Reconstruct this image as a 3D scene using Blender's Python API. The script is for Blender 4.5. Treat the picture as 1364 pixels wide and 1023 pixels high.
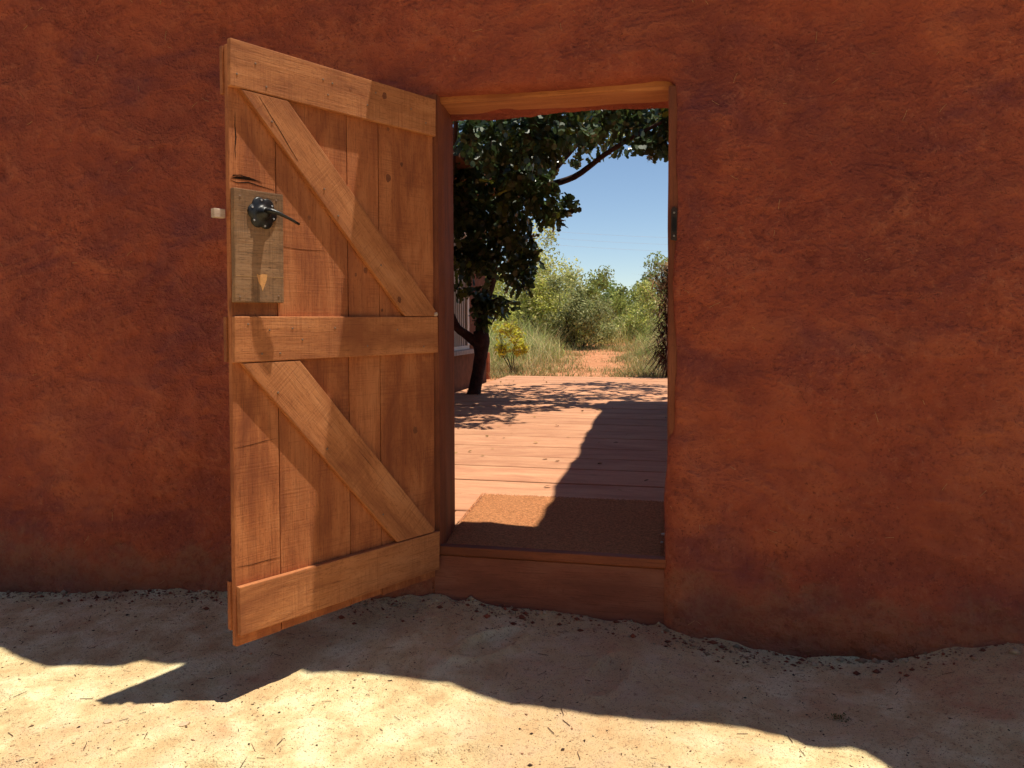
import bpy, bmesh, math, random
import numpy as np
from mathutils import Vector, Matrix

for o in list(bpy.data.objects):
    bpy.data.objects.remove(o, do_unlink=True)
SC = bpy.context.scene
COL = SC.collection
random.seed(7)
RNG = np.random.default_rng(7)

# ------------------------------------------------------------------ camera
cam_d = bpy.data.cameras.new('camera')
cam = bpy.data.objects.new('camera', cam_d)
COL.objects.link(cam)
SC.camera = cam
yaw, pit, roll = math.radians(12.3), math.radians(1.89), math.radians(-0.17)
FW = Vector((-math.sin(yaw) * math.cos(pit), math.cos(yaw) * math.cos(pit), -math.sin(pit)))
RT = Vector((math.cos(yaw), math.sin(yaw), 0))
UP = RT.cross(FW)
RT, UP = RT * math.cos(roll) + UP * math.sin(roll), UP * math.cos(roll) - RT * math.sin(roll)
cam.matrix_world = Matrix(((RT.x, UP.x, -FW.x, 1.0035), (RT.y, UP.y, -FW.y, -3.1423),
                           (RT.z, UP.z, -FW.z, 1.083), (0, 0, 0, 1)))
cam_d.sensor_width = 36
cam_d.lens = 1041 / 1364 * 36
cam_d.shift_y = -49.5 / 1364
cam_d.clip_start = 0.05
cam_d.clip_end = 4000

# ------------------------------------------------------------------ sky, sun, exposure
SUN = Vector((0.2, 0.05, 1.0)).normalized()          # direction towards the sun
world = bpy.data.worlds.new('World')
SC.world = world
world.use_nodes = True
wn = world.node_tree.nodes
sky = wn.new('ShaderNodeTexSky')
sky.sky_type = 'NISHITA'
sky.sun_disc = False
sky.sun_elevation = math.asin(SUN.z)
sky.sun_rotation = math.atan2(SUN.x, SUN.y)
sky.air_density = 0.85
sky.dust_density = 0.0
sky.ozone_density = 1.8
bg = wn['Background']
bg.inputs['Strength'].default_value = 0.090
world.node_tree.links.new(sky.outputs[0], bg.inputs[0])
sun_d = bpy.data.lights.new('sun', 'SUN')
sun_d.energy = 4.6
sun_d.angle = math.radians(0.5)
sun_d.color = (1.0, 0.93, 0.80)
sun = bpy.data.objects.new('sun', sun_d)
COL.objects.link(sun)
sun.rotation_euler = SUN.to_track_quat('Z', 'Y').to_euler()
sun.location = (3, 1, 12)
vs = SC.view_settings
vs.view_transform = 'Standard'
vs.look = 'None'
vs.exposure = 0.42
vs.gamma = 1
vs.use_curve_mapping = False
SC.cycles.use_denoising = True
SC.cycles.max_bounces = 6
SC.cycles.diffuse_bounces = 4
SC.cycles.use_adaptive_sampling = True
SC.cycles.adaptive_threshold = 0.025

# ------------------------------------------------------------------ helpers
def vnoise(P, seed=0):
    """value noise in -1..1 at points P (N,3)"""
    P = np.asarray(P, dtype=np.float64)
    I = np.floor(P).astype(np.int64)
    Fr = P - I
    Fr = Fr * Fr * (3 - 2 * Fr)
    def h(ix, iy, iz):
        n = (ix * 374761393 + iy * 668265263 + iz * 2147483647 + seed * 1274126177) & 0xffffffff
        n = ((n ^ (n >> 13)) * 1274126177) & 0xffffffff
        n = ((n ^ (n >> 16)) * 2246822519) & 0xffffffff
        return ((n ^ (n >> 15)) & 0xffff) / 32767.5 - 1
    x, y, z = I[:, 0], I[:, 1], I[:, 2]
    fx, fy, fz = Fr[:, 0], Fr[:, 1], Fr[:, 2]
    def L(a, b, t): return a + (b - a) * t
    return L(L(L(h(x, y, z), h(x + 1, y, z), fx), L(h(x, y + 1, z), h(x + 1, y + 1, z), fx), fy),
             L(L(h(x, y, z + 1), h(x + 1, y, z + 1), fx), L(h(x, y + 1, z + 1), h(x + 1, y + 1, z + 1), fx), fy), fz)

def fbm(P, octaves=3, seed=0):
    s = 0; a = 1; t = 0
    P = np.asarray(P, dtype=np.float64)
    for k in range(octaves):
        s = s + a * vnoise(P * (2 ** k) + 17.3 * k, seed + k); t += a; a *= 0.5
    return s / t

def tag(o, label=None, cat=None, group=None, kind=None):
    if label: o['label'] = label
    if cat: o['category'] = cat
    if group: o['group'] = group
    if kind: o['kind'] = kind
    return o

def empty(name, loc=(0, 0, 0), rz=0.0):
    o = bpy.data.objects.new(name, None)
    COL.objects.link(o)
    o.location = loc
    o.rotation_euler = (0, 0, rz)
    o.empty_display_size = 0.1
    return o

def link(name, me, mat=None, parent=None, smooth=False):
    if mat is not None and not me.materials:
        me.materials.append(mat)
    if smooth:
        me.shade_smooth()
    o = bpy.data.objects.new(name, me)
    COL.objects.link(o)
    if parent is not None:
        o.parent = parent
    return o

def npmesh(name, V, F, cols=None):
    """mesh from arrays: V (N,3), F (M,k) with k constant; cols (M,3) one colour per face"""
    V = np.asarray(V, dtype=np.float32); F = np.asarray(F, dtype=np.int32)
    me = bpy.data.meshes.new(name)
    me.vertices.add(len(V)); me.vertices.foreach_set('co', V.ravel())
    k = F.shape[1]
    me.loops.add(F.size); me.loops.foreach_set('vertex_index', F.ravel())
    me.polygons.add(len(F))
    me.polygons.foreach_set('loop_start', np.arange(0, F.size, k, dtype=np.int32))
    me.update(calc_edges=True)
    if cols is not None:
        at = me.color_attributes.new('tint', 'FLOAT_COLOR', 'CORNER')
        c = np.ones((len(F), k, 4), dtype=np.float32)
        c[:, :, :3] = np.asarray(cols)[:, None, :]
        at.data.foreach_set('color', c.ravel())
    me.validate()
    return me

def pymesh(name, V, F):
    me = bpy.data.meshes.new(name)
    me.from_pydata([tuple(v) for v in V], [], [tuple(f) for f in F])
    me.update()
    return me

def box_vf(x0, x1, y0, y1, z0, z1):
    V = [(x0, y0, z0), (x1, y0, z0), (x1, y1, z0), (x0, y1, z0), (x0, y0, z1), (x1, y0, z1), (x1, y1, z1), (x0, y1, z1)]
    F = [(0, 3, 2, 1), (4, 5, 6, 7), (0, 1, 5, 4), (1, 2, 6, 5), (2, 3, 7, 6), (3, 0, 4, 7)]
    return V, F

def prism(name, poly, y0, y1, bev=0.003, seg=2):
    """extrude an (x,z) polygon along y, bevelled edges"""
    bm = bmesh.new()
    a = [bm.verts.new((x, y0, z)) for x, z in poly]
    b = [bm.verts.new((x, y1, z)) for x, z in poly]
    n = len(poly)
    bm.faces.new(a); bm.faces.new(b[::-1])
    for i in range(n):
        j = (i + 1) % n
        bm.faces.new((a[i], b[i], b[j], a[j]))
    bmesh.ops.recalc_face_normals(bm, faces=bm.faces)
    if bev:
        bmesh.ops.bevel(bm, geom=list(bm.edges), offset=bev, segments=seg, affect='EDGES', profile=0.6)
    me = bpy.data.meshes.new(name)
    bm.to_mesh(me); bm.free()
    return me

def plan_prism_vf(poly, z0, z1):
    n = len(poly)
    V = [(x, y, z0) for x, y in poly] + [(x, y, z1) for x, y in poly]
    F = [tuple(range(n))[::-1], tuple(range(n, 2 * n))]
    for i in range(n):
        j = (i + 1) % n
        F.append((i, j, n + j, n + i))
    return V, F

def tube_vf(pts, rad, seg=8, cap=True, base=0, wob=0.0, seed=0):
    pts = [Vector(p) for p in pts]
    V, F = [], []
    rnd = random.Random(seed)
    ref = Vector((0.31, 0.2, 0.93))
    for i, p in enumerate(pts):
        t = (pts[min(i + 1, len(pts) - 1)] - pts[max(i - 1, 0)]).normalized()
        u = t.cross(ref)
        if u.length < 0.05: u = t.cross(Vector((1, 0, 0)))
        u.normalize(); v = t.cross(u)
        for k in range(seg):
            a = 2 * math.pi * k / seg
            r = rad[i] * (1 + wob * rnd.uniform(-1, 1))
            V.append(p + u * (math.cos(a) * r) + v * (math.sin(a) * r))
    for i in range(len(pts) - 1):
        for k in range(seg):
            k2 = (k + 1) % seg
            F.append((base + i * seg + k, base + i * seg + k2, base + (i + 1) * seg + k2, base + (i + 1) * seg + k))
    if cap:
        F.append(tuple(base + k for k in range(seg))[::-1])
        F.append(tuple(base + (len(pts) - 1) * seg + k for k in range(seg)))
    return V, F

def join_vf(parts):
    V, F = [], []
    for v, f in parts:
        b = len(V); V += list(v); F += [tuple(i + b for i in q) for q in f]
    return V, F

# ------------------------------------------------------------------ materials
def newmat(name, rough=0.8, spec=0.3):
    m = bpy.data.materials.new(name)
    m.use_nodes = True
    nt = m.node_tree
    p = nt.nodes['Principled BSDF']
    p.inputs['Roughness'].default_value = rough
    p.inputs['Specular IOR Level'].default_value = spec
    return m, nt, p

class NT:
    """tiny node-graph helper"""
    def __init__(s, nt): s.nt = nt
    def n(s, typ, **kw):
        nd = s.nt.nodes.new(typ)
        for k, v in kw.items():
            if k == 'ins':
                for a, b in v.items():
                    if isinstance(b, bpy.types.NodeSocket): s.nt.links.new(b, nd.inputs[a])
                    else: nd.inputs[a].default_value = b
            else: setattr(nd, k, v)
        return nd
    def link(s, a, b): s.nt.links.new(a, b)
    def coord(s, which='Object', scale=(1, 1, 1), off=None):
        tc = s.n('ShaderNodeTexCoord')
        mp = s.n('ShaderNodeMapping')
        s.link(tc.outputs[which], mp.inputs[0])
        mp.inputs['Scale'].default_value = scale
        if off is not None: s.link(off, mp.inputs['Location'])
        return mp.outputs[0]
    def noise(s, vec, scale=5, detail=4, rough=0.55, dist=0.0):
        nd = s.n('ShaderNodeTexNoise')
        s.link(vec, nd.inputs['Vector'])
        nd.inputs['Scale'].default_value = scale
        nd.inputs['Detail'].default_value = detail
        nd.inputs['Roughness'].default_value = rough
        nd.inputs['Distortion'].default_value = dist
        return nd.outputs['Fac']
    def ramp(s, fac, stops, interp='LINEAR'):
        nd = s.n('ShaderNodeValToRGB')
        s.link(fac, nd.inputs[0])
        cr = nd.color_ramp; cr.interpolation = interp
        while len(cr.elements) < len(stops): cr.elements.new(0.5)
        for e, (p, c) in zip(cr.elements, stops):
            e.position = p
            e.color = (c, c, c, 1) if isinstance(c, (int, float)) else (*c, 1)
        return nd.outputs[0]
    def mix(s, fac, a, b, mode='MIX'):
        nd = s.n('ShaderNodeMix', data_type='RGBA', blend_type=mode)
        for sock, v in ((nd.inputs[0], fac), (nd.inputs[6], a), (nd.inputs[7], b)):
            if isinstance(v, bpy.types.NodeSocket): s.link(v, sock)
            elif isinstance(v, (int, float)): sock.default_value = v
            else: sock.default_value = (*v, 1)
        return nd.outputs[2]
    def math(s, op, a, b=0.0, c=None):
        nd = s.n('ShaderNodeMath', operation=op)
        for i, v in enumerate((a, b) if c is None else (a, b, c)):
            if isinstance(v, bpy.types.NodeSocket): s.link(v, nd.inputs[i])
            else: nd.inputs[i].default_value = v
        return nd.outputs[0]
    def bump(s, h, strength=0.5, dist=0.01, normal=None):
        nd = s.n('ShaderNodeBump')
        s.link(h, nd.inputs['Height'])
        nd.inputs['Strength'].default_value = strength
        nd.inputs['Distance'].default_value = dist
        if normal is not None: s.link(normal, nd.inputs['Normal'])
        return nd.outputs[0]

def mat_cob(name='cob_plaster', tone=1.0):
    m, nt, p = newmat(name, 0.95, 0.12)
    g = NT(nt)
    c = g.coord('Object')
    cs = g.coord('Object', (1, 1, 0.55))
    big = g.noise(cs, 1.5, 3, 0.6, 0.4)
    mid = g.noise(c, 7, 3, 0.7)
    rub = g.noise(c, 24, 3, 0.75)
    fine = g.noise(c, 85, 3, 0.75)
    T = lambda r_, g_, b_: (r_ * tone, g_ * tone * 1.10, b_ * tone * 1.28)
    sweep = g.noise(g.coord('Object', (1.3, 1.3, 2.3)), 2.4, 3, 0.62, 1.0)
    patch = g.ramp(g.noise(c, 2.0, 3, 0.5), [(0.40, 0.35), (0.58, 1.0)])
    col = g.ramp(big, [(0.32, T(0.245, 0.056, 0.034)), (0.45, T(0.335, 0.073, 0.037)), (0.56, T(0.395, 0.087, 0.040)), (0.70, T(0.45, 0.112, 0.050))])
    # dusky purplish blotches, long trowel sweeps
    bl = g.noise(g.coord('Object', (0.7, 1, 1.5)), 1.9, 3, 0.62, 0.8)
    col = g.mix(g.ramp(bl, [(0.52, 0.0), (0.66, 0.75)]), col, T(0.185, 0.048, 0.043))
    col = g.mix(g.ramp(sweep, [(0.38, 0.38), (0.50, 0.0)]), col, T(0.22, 0.050, 0.032))
    col = g.mix(g.ramp(sweep, [(0.54, 0.0), (0.68, 0.35)]), col, T(0.49, 0.135, 0.058))
    col = g.mix(g.ramp(mid, [(0.36, 0.32), (0.50, 0.0)]), col, T(0.235, 0.052, 0.029))
    col = g.mix(g.ramp(mid, [(0.54, 0.0), (0.68, 0.20)]), col, T(0.50, 0.145, 0.064))
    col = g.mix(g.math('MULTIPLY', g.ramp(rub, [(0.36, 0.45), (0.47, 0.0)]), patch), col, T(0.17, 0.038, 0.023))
    col = g.mix(g.math('MULTIPLY', g.ramp(rub, [(0.56, 0.0), (0.68, 0.28)]), patch), col, T(0.52, 0.175, 0.085))
    col = g.mix(g.math('MULTIPLY', g.ramp(fine, [(0.33, 0.7), (0.41, 0.0)]), patch), col, T(0.10, 0.025, 0.017))  # mottling, with bump hollows darkened in colour to strengthen weak relief shade
    col = g.mix(g.math('MULTIPLY', g.ramp(fine, [(0.60, 0.0), (0.72, 0.4)]), patch), col, T(0.56, 0.23, 0.12))
    # pale dust splashed up from the sand, only at the very foot
    sepz = g.n('ShaderNodeSeparateXYZ'); g.link(c, sepz.inputs[0])
    foot = g.math('ADD', sepz.outputs[2], g.math('MULTIPLY', g.math('SUBTRACT', mid, 0.5), 0.5))
    col = g.mix(g.math('MULTIPLY', g.ramp(foot, [(0.0, 0.40), (0.10, 0.0)]), g.ramp(rub, [(0.4, 0.5), (0.55, 1.0)])), col, (0.36, 0.20, 0.12))
    # short wandering cracks: the zero line of a warped noise, kept only in patches
    cn = g.noise(c, 11.0, 3, 0.6, 0.25)
    line = g.ramp(g.math('ABSOLUTE', g.math('SUBTRACT', cn, 0.5)), [(0.0, 1.0), (0.007, 0.0)])
    gate = g.ramp(g.noise(c, 6.1, 2), [(0.60, 0.0), (0.66, 1.0)])
    crack = g.math('MULTIPLY', line, gate)
    col = g.mix(g.math('MULTIPLY', crack, 0.6), col, T(0.06, 0.018, 0.013))
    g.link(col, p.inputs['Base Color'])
    h = g.math('ADD', g.math('MULTIPLY', mid, 0.8), g.math('MULTIPLY', rub, 0.45))
    h = g.math('ADD', h, g.math('MULTIPLY', fine, 0.28))
    h = g.math('ADD', h, g.math('MULTIPLY', sweep, 0.9))
    g.link(g.bump(h, 1.0, 0.035), p.inputs['Normal'])
    return m

def mat_wood(name, base, dark, light, sawn=0.5, rough=0.75, grey=0.0, rnd=0.16):
    """wood with its grain along the object's local X"""
    m, nt, p = newmat(name, rough, 0.25)
    g = NT(nt)
    oi = g.n('ShaderNodeObjectInfo')
    off = g.n('ShaderNodeCombineXYZ')
    for i in range(3):
        g.link(g.math('MULTIPLY', oi.outputs['Random'], 13.7 + 9.1 * i), off.inputs[i])
    o = off.outputs[0]
    grain = g.noise(g.coord('Object', (1.6, 30, 30), o), 1.0, 6, 0.7, 0.8)
    speck = g.noise(g.coord('Object', (60, 150, 150), o), 1.0, 4, 0.7)
    fibre = g.noise(g.coord('Object', (9, 260, 260), o), 1.0, 3, 0.6)
    saw = g.math('MULTIPLY', g.noise(g.coord('Object', (170, 3.5, 3.5), o), 1.0, 3, 0.7), g.ramp(g.noise(g.coord('Object', (4, 6, 6), o), 1.3, 3), [(0.40, 1.35), (0.58, 0.85)]))
    blot = g.noise(g.coord('Object', (2.4, 7, 7), o), 1.0, 4, 0.6, 0.5)
    half = tuple((a + b) / 2 for a, b in zip(dark, base))
    col = g.ramp(grain, [(0.30, half), (0.5, base), (0.70, tuple((a + b) / 2 for a, b in zip(light, base)))])
    col = g.mix(g.ramp(speck, [(0.36, 0.55), (0.47, 0.0)]), col, dark)
    col = g.mix(g.ramp(blot, [(0.34, 0.85), (0.52, 0.0)]), col, dark)
    col = g.mix(g.ramp(blot, [(0.53, 0.0), (0.70, 0.75)]), col, light)
    col = g.mix(g.math('MULTIPLY', g.ramp(saw, [(0.33, 1.0), (0.5, 0.0)]), 0.55 * sawn), col, dark)
    col = g.mix(g.ramp(fibre, [(0.3, 0.45), (0.45, 0.0)]), col, tuple(0.45 * x for x in dark))
    # knots
    kv = g.n('ShaderNodeTexVoronoi', feature='F1')
    g.link(g.coord('Object', (3.0, 9.0, 0.0), o), kv.inputs['Vector']); kv.inputs['Scale'].default_value = 0.8
    gate = g.math('GREATER_THAN', g.n('ShaderNodeSeparateColor', ins={0: kv.outputs['Color']}).outputs[0], 0.62)
    knot = g.math('MULTIPLY', g.ramp(kv.outputs['Distance'], [(0.05, 1.0), (0.11, 0.0)]), gate)
    col = g.mix(g.math('MULTIPLY', knot, 0.85), col, tuple(0.25 * x for x in dark))
    if grey:
        gr = g.noise(g.coord('Object', (5, 12, 12), o), 1.0, 4, 0.65)
        col = g.mix(g.ramp(gr, [(0.35, 0.1 * grey), (0.65, grey)]), col, (0.30, 0.25, 0.19))
    hsv = g.n('ShaderNodeHueSaturation')
    g.link(col, hsv.inputs['Color'])
    g.link(g.math('ADD', g.math('MULTIPLY', oi.outputs['Random'], 2 * rnd), 1 - rnd), hsv.inputs['Value'])
    g.link(hsv.outputs[0], p.inputs['Base Color'])
    h = g.math('ADD', g.math('MULTIPLY', grain, 0.6), g.math('MULTIPLY', saw, 0.5 * sawn))
    h = g.math('ADD', h, g.math('MULTIPLY', fibre, 0.4))
    h = g.math('SUBTRACT', h, g.math('MULTIPLY', knot, 0.4))
    g.link(g.bump(h, 0.6, 0.004), p.inputs['Normal'])
    return m

def mat_plain(name, col, rough=0.7, spec=0.3, var=0.25, scale=12, bump=0.2, metal=0.0, bdist=0.004):
    m, nt, p = newmat(name, rough, spec)
    g = NT(nt)
    c = g.coord('Object')
    n = g.noise(c, scale, 5, 0.6, 0.2)
    colr = g.ramp(n, [(0.25, tuple(x * (1 - var) for x in col)), (0.75, tuple(min(1, x * (1 + var)) for x in col))])
    g.link(colr, p.inputs['Base Color'])
    p.inputs['Metallic'].default_value = metal
    if bump: g.link(g.bump(g.noise(c, scale * 4, 4), bump, bdist), p.inputs['Normal'])
    return m

def mat_tint(name, rough=0.6, spec=0.3, trans=0.0, var=0.2):
    """colour taken from the mesh's own per-leaf tint"""
    m, nt, p = newmat(name, rough, spec)
    g = NT(nt)
    at = g.n('ShaderNodeVertexColor', layer_name='tint')
    n = g.noise(g.coord('Object'), 30, 3)
    col = g.mix(g.ramp(n, [(0.3, var), (0.6, 0.0)]), at.outputs[0], (0.0, 0.0, 0.0))
    g.link(col, p.inputs['Base Color'])
    if trans:
        tr = g.n('ShaderNodeBsdfTranslucent')
        g.link(col, tr.inputs[0])
        mx = g.n('ShaderNodeMixShader'); mx.inputs[0].default_value = trans
        out = nt.nodes['Material Output']
        g.link(p.outputs[0], mx.inputs[1]); g.link(tr.outputs[0], mx.inputs[2]); g.link(mx.outputs[0], out.inputs[0])
    return m

def mat_ground():
    m, nt, p = newmat('sandy_ground', 0.97, 0.1)
    g = NT(nt)
    c = g.coord('Object')
    big = g.noise(c, 1.6, 4, 0.6, 0.4)
    mid = g.noise(c, 7, 3, 0.65)
    fine = g.noise(c, 55, 3, 0.75)
    grit = g.noise(c, 210, 2, 0.7)
    sand = g.ramp(mid, [(0.33, (0.60, 0.41, 0.205)), (0.48, (0.71, 0.565, 0.30)), (0.62, (0.79, 0.69, 0.41))])
    stain = g.math('MULTIPLY', g.ramp(big, [(0.50, 0.0), (0.62, 0.75)]), g.ramp(mid, [(0.35, 0.2), (0.6, 1.0)]))
    sand = g.mix(stain, sand, (0.53, 0.235, 0.105))
    sp0 = g.n('ShaderNodeSeparateXYZ'); g.link(c, sp0.inputs[0])
    away = g.math('ABSOLUTE', g.math('SUBTRACT', sp0.outputs[0], 0.72))
    worn = g.math('ADD', away, g.math('MULTIPLY', g.math('SUBTRACT', big, 0.5), 2.4))
    sand = g.mix(g.math('MULTIPLY', g.ramp(worn, [(0.05, 0.55), (0.50, 0.0)]), g.ramp(mid, [(0.38, 0.45), (0.58, 1.0)])), sand, (0.50, 0.235, 0.125))
    sand = g.mix(g.ramp(fine, [(0.32, 0.65), (0.42, 0.0)]), sand, (0.26, 0.13, 0.07))
    sand = g.mix(g.ramp(grit, [(0.32, 0.85), (0.41, 0.0)]), sand, (0.14, 0.085, 0.055))
    sand = g.mix(g.ramp(grit, [(0.66, 0.0), (0.78, 0.5)]), sand, (0.82, 0.70, 0.50))
    dirt = g.ramp(mid, [(0.25, (0.36, 0.13, 0.06)), (0.55, (0.55, 0.24, 0.115)), (0.8, (0.62, 0.36, 0.2))])
    dirt = g.mix(g.ramp(fine, [(0.3, 0.6), (0.45, 0.0)]), dirt, (0.16, 0.08, 0.045))
    sep = g.n('ShaderNodeSeparateXYZ'); g.link(c, sep.inputs[0])
    fac = g.ramp(g.math('ADD', g.math('MULTIPLY', sep.outputs[1], 2.0), 0.1), [(0.4, 0.0), (0.7, 1.0)])
    col = g.mix(fac, sand, dirt)
    g.link(col, p.inputs['Base Color'])
    h = g.math('ADD', g.math('MULTIPLY', fine, 0.55), g.math('MULTIPLY', grit, 0.3))
    h = g.math('ADD', h, g.math('MULTIPLY', mid, 0.5))
    g.link(g.bump(h, 0.9, 0.018), p.inputs['Normal'])
    return m

M = {}
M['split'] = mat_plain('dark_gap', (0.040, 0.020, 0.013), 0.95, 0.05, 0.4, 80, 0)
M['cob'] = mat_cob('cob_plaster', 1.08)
M['ground'] = mat_ground()
M['door'] = mat_wood('door_wood', (0.415, 0.137, 0.047), (0.22, 0.063, 0.025), (0.55, 0.215, 0.082), 0.8, 0.8, 0.0, 0.2)
M['rail'] = mat_wood('rail_wood', (0.53, 0.205, 0.074), (0.29, 0.094, 0.036), (0.64, 0.28, 0.115), 0.8, 0.8, 0.0, 0.06)
M['plate'] = mat_wood('weathered_plate_wood', (0.33, 0.175, 0.080), (0.12, 0.060, 0.030), (0.41, 0.24, 0.125), 0.9, 0.8, 0.10)
M['frame'] = mat_wood('frame_wood', (0.25, 0.076, 0.036), (0.16, 0.050, 0.026), (0.33, 0.108, 0.05), 0.1)
M['lintel'] = mat_wood('lintel_wood', (0.57, 0.205, 0.070), (0.38, 0.12, 0.045), (0.66, 0.265, 0.10), 0.1)
M['riser'] = mat_wood('riser_wood', (0.28, 0.092, 0.055), (0.20, 0.066, 0.042), (0.34, 0.135, 0.085), 0.0)
M['knot'] = mat_wood('knot_wood', (0.24, 0.082, 0.034), (0.14, 0.048, 0.024), (0.30, 0.11, 0.045), 0.2)
M['deck'] = mat_wood('painted_deck_wood', (0.57, 0.28, 0.150), (0.44, 0.195, 0.105), (0.64, 0.345, 0.195), 0.1, 0.8, 0.0, 0.10)
M['pale_wood'] = mat_wood('pale_wood', (0.55, 0.40, 0.30), (0.38, 0.26, 0.19), (0.66, 0.5, 0.38), 0.4)
M['iron'] = mat_plain('black_iron', (0.010, 0.010, 0.011), 0.38, 0.45, 0.4, 60, 0.2)
M['rust_iron'] = mat_plain('rusty_iron', (0.035, 0.022, 0.018), 0.7, 0.4, 0.5, 50, 0.4)
M['nail'] = mat_plain('nail_steel', (0.22, 0.13, 0.08), 0.5, 0.5, 0.3, 50, 0)
M['screw'] = mat_plain('bright_screw', (0.55, 0.53, 0.5), 0.35, 0.6, 0.2, 50, 0, 0.6)
M['bark'] = mat_plain('bark', (0.062, 0.034, 0.028), 0.9, 0.15, 0.5, 14, 0.9, 0, 0.02)
M['leaf'] = mat_tint('dark_leaves', 0.34, 0.6, 0.30)
M['foliage'] = mat_tint('shrub_leaves', 0.6, 0.3, 0.38)
M['grass'] = mat_tint('grass_blades', 0.7, 0.2, 0.38, 0.05)
M['bits'] = mat_tint('ground_bits', 0.9, 0.15, 0.0, 0.05)
M['straw'] = mat_plain('straw', (0.55, 0.33, 0.15), 0.8, 0.2, 0.3, 20, 0)
M['mat'] = mat_plain('coir', (0.55, 0.235, 0.10), 0.95, 0.05, 0.5, 90, 0.9, 0, 0.01)
M['coir'] = mat_tint('coir_fibre', 0.9, 0.1, 0.0, 0.0)
M['white'] = mat_plain('off_white_paint', (0.62, 0.58, 0.50), 0.7, 0.3, 0.12, 9, 0.1)
M['stonegrey'] = mat_plain('grey_sill', (0.30, 0.27, 0.25), 0.85, 0.2, 0.3, 12, 0.4)
M['darkroom'] = mat_plain('dark_glass', (0.02, 0.024, 0.03), 0.12, 0.5, 0.2, 3, 0)
M['roof'] = mat_plain('eave_boards', (0.22, 0.10, 0.06), 0.9, 0.1, 0.3, 6, 0.3)
M['plaster'] = mat_plain('brown_plaster', (0.14, 0.065, 0.042), 0.95, 0.1, 0.3, 9, 0.5)
M['stone'] = mat_plain('pale_stone', (0.58, 0.42, 0.26), 0.9, 0.15, 0.2, 40, 0.5)
M['cable'] = mat_plain('cable', (0.40, 0.43, 0.47), 0.7, 0.2, 0.1, 1, 0)
M['petal'] = mat_plain('pale_petal', (0.65, 0.58, 0.42), 0.8, 0.2, 0.2, 30, 0)
M['chip'] = mat_plain('fresh_wood', (0.72, 0.36, 0.13), 0.8, 0.2, 0.15, 60, 0.3)

# ------------------------------------------------------------------ ground
BX = [-6, -2.23, -1.6, -1, .05, .95, 1.41, 1.76, 1.94, 2.22, 6]
BZ = [-.2, -.2, -.16, -.13, -.1, -.15, -.2, -.17, -.1, -.06, -.06]
OX = [-6, -2, -.8, .3, 1.5, 6]
OZ = [-.19, -.19, -.185, -.19, -.19, -.19]
PRINTS = [(0.33, -1.02, 0.5, .13, .05), (-0.25, -1.22, 0.2, .13, .05), (0.05, -1.38, 1.0, .12, .05), (0.95, -0.98, -0.4, .12, .05),
          (0.62, -1.30, 0.9, .13, .05), (1.2, -1.05, 0.3, .12, .05), (-0.9, -1.35, 0.1, .14, .055), (-1.3, -1.02, 0.6, .12, .05),
          (0.75, -0.42, 1.3, .12, .05), (0.3, -0.3, 0.9, .12, .05)]

def ground_z(X, Y):
    X = np.asarray(X, float); Y = np.asarray(Y, float)
    t = np.clip(-Y / .9, 0, 1); t = t * t * (3 - 2 * t)
    z = np.interp(X, BX, BZ) * (1 - t) + np.interp(X, OX, OZ) * t
    P = np.stack([X, Y, 0 * X], -1).reshape(-1, 3)
    sh = X.shape
    near = np.clip(1 - (np.abs(X) - 4) / 3, 0, 1) * np.clip(1 - (np.abs(Y) - 4) / 3, 0, 1)
    n = (fbm(P * 2.2, 3, 3) * 0.012 + fbm(P * 9, 3, 5) * 0.007 + fbm(P * 34, 3, 8) * 0.0035).reshape(sh)
    # ragged lip of sand drawn up against the foot of the wall
    n = n + np.exp(-((Y + 0.02) / 0.05) ** 2) * (0.012 + 0.022 * fbm(P * np.array([14, 6, 1]), 4, 21).reshape(sh)) 
    for (px, py, a, L, W) in PRINTS:
        u = (X - px) * math.cos(a) + (Y - py) * math.sin(a)
        v = -(X - px) * math.sin(a) + (Y - py) * math.cos(a)
        r = (u / L) ** 2 + (v / W) ** 2
        n = n - 0.019 * np.exp(-r ** 2) + 0.010 * np.exp(-((np.sqrt(r) - 1.35) / 0.25) ** 2)
    front = z + n * near
    back = 0.02 + 0.02 * fbm(P * 0.7, 3, 11).reshape(sh) * np.clip((Y - 9) / 3, 0, 1) + np.clip((Y - 11.5) / 13, 0, 1) * 0.50 + np.clip((Y - 24) / 60, 0, 1) * 0.3
    k = np.clip((Y - 0.12) / 0.2, 0, 1)
    return front * (1 - k) + back * k

def grow(a, b, first, ratio):
    out = [a]; s = first; d = 1 if b > a else -1
    while (b - out[-1]) * d > 0:
        out.append(out[-1] + d * s); s *= ratio
    return out[1:]

xs = np.array(grow(-2.9, -900, 0.05, 1.22)[::-1] + list(np.arange(-2.9, 3.0, 0.0145)) + grow(3.0, 900, 0.05, 1.22))
ys = np.array(grow(-2.6, -300, 0.06, 1.25)[::-1] + list(np.arange(-2.6, -1.7, 0.03)) + list(np.arange(-1.7, 0.05, 0.0125)) + list(np.arange(0.05, 0.5, 0.06))
              + list(np.arange(0.5, 9, 0.6)) + list(np.arange(9, 26, 0.4)) + grow(26, 1500, 0.6, 1.18))
GX, GY = np.meshgrid(xs, ys)
GZ = ground_z(GX, GY)
nx, ny = len(xs), len(ys)
idx = np.arange(nx * ny).reshape(ny, nx)
Fq = np.stack([idx[:-1, :-1], idx[:-1, 1:], idx[1:, 1:], idx[1:, :-1]], -1).reshape(-1, 4)
gme = npmesh('ground', np.stack([GX, GY, GZ], -1).reshape(-1, 3), Fq)
ground = link('ground', gme, M['ground'], smooth=True)
ground['kind'] = 'structure'

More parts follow.
